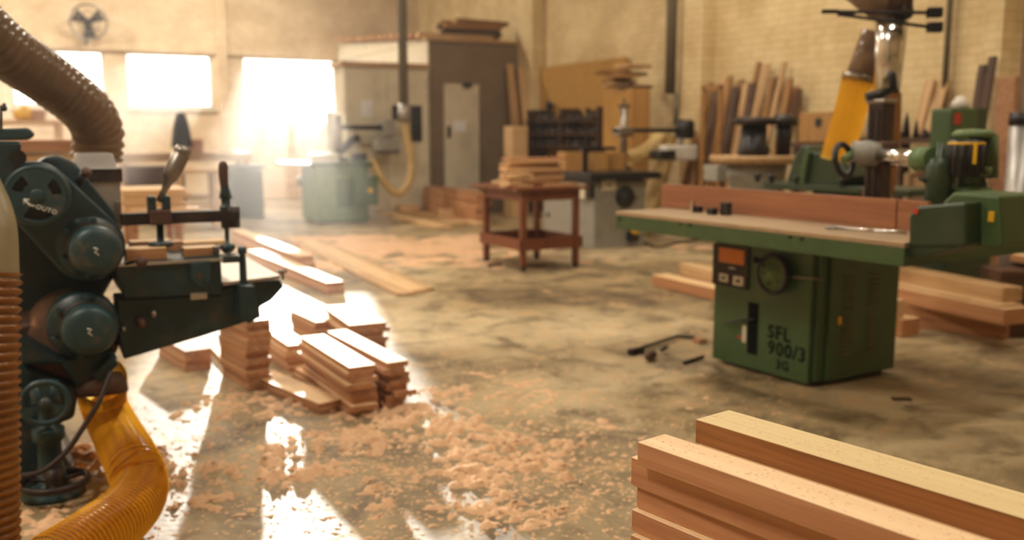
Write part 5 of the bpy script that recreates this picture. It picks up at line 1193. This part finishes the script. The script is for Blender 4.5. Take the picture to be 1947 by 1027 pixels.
# cloth hanging on the back wall, fan, things at the wall
cp_ = R.hit(345, 250, y=15.3); ch = T('coat_stand', 'dark grey coat hanging on a thin stand below the middle window', 'coat', R, (cp_.x, cp_.y, 0))
zt3, zb3 = R.hit(345,214,y=15.3).z, R.hit(345,280,y=15.3).z
k = .0105
MB().tube([(cp_.x,cp_.y,0), (cp_.x,cp_.y,zt3)], .02, 8).build('pole', 'darksteel', ch)
MB().lathe((cp_.x,cp_.y,0), (0,0,1), [(0,.25),(.03,.25),(.05,.03)], 16).build('foot', 'darksteel', ch)
MB().lathe((cp_.x,cp_.y,zb3), (0,0,1), [(0,.15),(.02,.16),(.3,.12),(.5,.07),(zt3-zb3,.02)], 20).build('coat', 'darkgrey', ch)
fc = R.hit(168, 42, y=B1-.35); fr3 = R.hit(203, 42, y=B1-.35).x-fc.x
fn_ = T('mounted_fan', 'round wire-guarded fan high on the back wall', 'fan', R, (fc.x, B1-.1, fc.z))
MB().ring(fc, (0,1,0), fr3, .02, 40, 8).ring(fc+Vector((0,-.06,0)), (0,1,0), fr3*.6, .008, 32, 6).build('guard', 'steel', fn_)
MB().cyl(fc, (fc.x, B1-.02, fc.z), .07, seg=16).build('motor', 'darksteel', fn_)
for k in range(3):
    a = 2*PI*k/3+.5; e = Vector((math.cos(a),0,math.sin(a))); n_ = Vector((-math.sin(a),.35,math.cos(a)))
    f = [fc+e*.06+n_*.05, fc+e*fr3*.85+n_*.13, fc+e*fr3*.85-n_*.1, fc+e*.06-n_*.05]
    MB().add(f+[p+Vector((0,.01,0)) for p in f], [(3,2,1,0),(4,5,6,7),(0,1,5,4),(1,2,6,5),(2,3,7,6),(3,0,4,7)]).build('blade', 'darksteel', fn_)
MB().tube([fc+Vector((0,.1,-.05)), (fc.x-.05, B1-.02, fc.z-.45)], .03, 8).build('bracket', 'darksteel', fn_)
p = R.hit(46, 215, y=13.0); bx = rb(-40, 228, 120, 238, 12.9, .6)
sh = T('storage_shelf', 'wooden storage shelf at the left edge, behind the brown hose', 'shelf', R, mid(bx, 0))
MB().box(*bx).build('shelf_board', 'board_tan', sh)
for x_ in (bx[0]+.05, bx[1]-.05):
    for y_ in (12.95, 13.45): MB().box(x_-.04, x_+.04, y_-.04, y_+.04, 0, bx[4]).build('upright', 'board_tan', sh)
MB().box(bx[0], bx[1], 12.9, 13.5, .6, .65).build('lower_board', 'board_tan', sh)
MB().lathe((p.x, 13.1, bx[5]), (0,0,1), [(0,.10),(.06,.13),(.12,.11),(.17,.04),(.17,0)], 18).solo('yellow_helmet', 'yellow rounded pot on the storage shelf at the left edge', 'pot', M['yellow'], R, (p.x, 13.1, bx[5]))
x_ = R.hit(72, 215, y=13.0).x; MB().box(x_-.08, x_+.08, 13.0, 13.2, bx[5], bx[5]+.13).solo('red_tin', 'reddish tin next to the yellow pot on the storage shelf', 'tin', M['board_red'], R, (x_, 13.1, bx[5]), None, .02)
# tall pale panels near the bright window
for i, (a, b_, m_, lab) in enumerate((((497,240,540,372), 19.45, 'board_pale', 'tall pale panel standing at the left of the group under the bright window'), ((541,246,566,376), 19.3, 'board_tan', 'tan upright panel in the middle of the group under the bright window'), ((567,239,602,360), 19.5, 'board_pale', 'pale upright panel at the right of the group under the bright window'))):
    bx = rb(*a, b_, .12); bx = bx[:4]+(0, bx[5]); MB().box(*bx).solo('standing_panel', lab, 'panel', M[m_], R, mid(bx), None, .008)
bx = rb(548, 205, 590, 236, 15.75, .3)
# ---------------------------------------------------------------- sawdust
def fbm(x, y, s, o=3): return noise.fractal(Vector((x*s, y*s, 1.7)), .9, 2.1, o)
def heap(px, py, rx, ry, amp):
    p = F(px, py); return (p.x, p.y, rx, ry, amp)
heaps = [heap(390,895,.75,.14,.055), heap(560,860,.25,.12,.05), heap(700,845,.42,.28,.035), heap(250,900,.3,.15,.03), heap(120,880,.35,.3,.035), heap(60,985,.3,.2,.04), heap(470,905,.3,.1,.03),
         heap(760,790,.4,.35,.028), heap(860,820,.35,.4,.026), heap(930,920,.4,.2,.022), heap(600,760,.6,.3,.022), heap(500,770,.5,.3,.015), heap(980,870,.45,.3,.02), heap(1060,915,.1,.09,.035), heap(1050,840,.35,.25,.018), heap(880,960,.4,.2,.018), heap(760,980,.35,.2,.012),
         heap(1000,985,.3,.12,.018), heap(1130,900,.3,.3,.012), heap(960,760,.5,.5,.014), heap(330,960,.3,.15,.014), heap(700,930,.3,.1,.016)]
def dust_sheet(x0, x1, y0, y1, st, fn, nm, lab):
    nx, ny = int((x1-x0)/st)+1, int((y1-y0)/st)+1; vs = []; ok = []
    for j in range(ny):
        for i in range(nx):
            x, y = x0+i*st, y0+j*st; h = fn(x, y); vs.append((x, y, max(h, -.003))); ok.append(h > -.0008)
    used = {}; v2 = []; f2 = []
    for j in range(ny-1):
        for i in range(nx-1):
            k = j*nx+i; q_ = (k, k+1, k+nx+1, k+nx)
            if any(ok[a] for a in q_):
                for a in q_:
                    if a not in used: used[a] = len(v2); v2.append(vs[a])
                f2.append([used[a] for a in q_])
    me = bpy.data.meshes.new(nm); me.from_pydata(v2, [], f2); me.materials.append(M['sawdust'])
    for p in me.polygons: p.use_smooth = True
    o = bpy.data.objects.new(nm, me); COL.objects.link(o); tag(o, lab, 'sawdust', None, 'stuff'); print(nm, len(f2))
def h_near(x, y):
    d = 0.; H = 0.
    for cx_, cy_, rx, ry, am in heaps:
        e = ((x-cx_)/rx)**2 + ((y-cy_)/ry)**2
        if e < 6: g_ = math.exp(-e); d = max(d, g_*min(1, am/.02)); H += am*g_
    if d < .01: d = .0
    n1 = fbm(x, y, 5, 4); n2 = fbm(x+9, y*1.6, 17, 4); n3 = noise.noise(Vector((x*70, y*70, 0)))
    m_ = n1*.55 + n2*1.0 + d*.85 - .86
    if m_ < 0: return -.003
    m_ = min(m_, .8)
    return min(m_*.03, .008)*(1+.3*n3) + H*.42*min(1, m_*1.6) + .0008*n3
dust_sheet(-2.2, 1.6, 2.75, 6.4, .0125, h_near, 'sawdust_drifts', 'thick drifts and clumps of sawdust on the floor between the planer and the foreground planks')
far = [(F(720,470), 1.6, .9, 1.), (F(880,460), 1.2, .8, .9), (F(1000,545), .8, .4, .5), (F(640,455), 1.2, .6, .8), (F(1280,470), .8, .3, .6), (F(800,500), 1.2, .6, .7)]
def h_far(x, y):
    d = max(a_*math.exp(-((x-p.x)/rx)**2-((y-p.y)/ry)**2) for p, rx, ry, a_ in far)
    if .889*x+.458*y > 7.8: return -.003
    m_ = fbm(x, y, 1.3, 4)*.4 + fbm(x+3, y, 5, 3)*.5 + d*1.1 - .55
    return -.003 if m_ < 0 else min(m_, .6)*.05*(1+.4*noise.noise(Vector((x*18, y*18, 0))))
M['sawdust_far'] = M['sawdust']
dust_sheet(-3.5, 3.8, 8.3, 13.2, .05, h_far, 'sawdust_patches', 'flat orange-brown sawdust patches on the far floor around the pale green shaper')
def cr(r):
    h = r.choice(heaps); x = r.gauss(h[0], h[2]*.9); y = r.gauss(h[1], max(.2, h[3]*1.2))
    if r.random() < .35: x = r.uniform(-1.4, 1.4); y = r.uniform(2.9, 6.5)
    if y < 2.8: return None
    z = max(0, h_near(x, y)); return (x, y, z+.0003)
crumbs(cr, 5200, .0022, .0085, 5).solo('wood_shavings', 'loose shavings and crumbs of sawdust strewn over the near concrete floor', 'sawdust', M['sawdust'], WORLD, (0,3.5,0), kind='stuff')
bpy.context.view_layer.update()
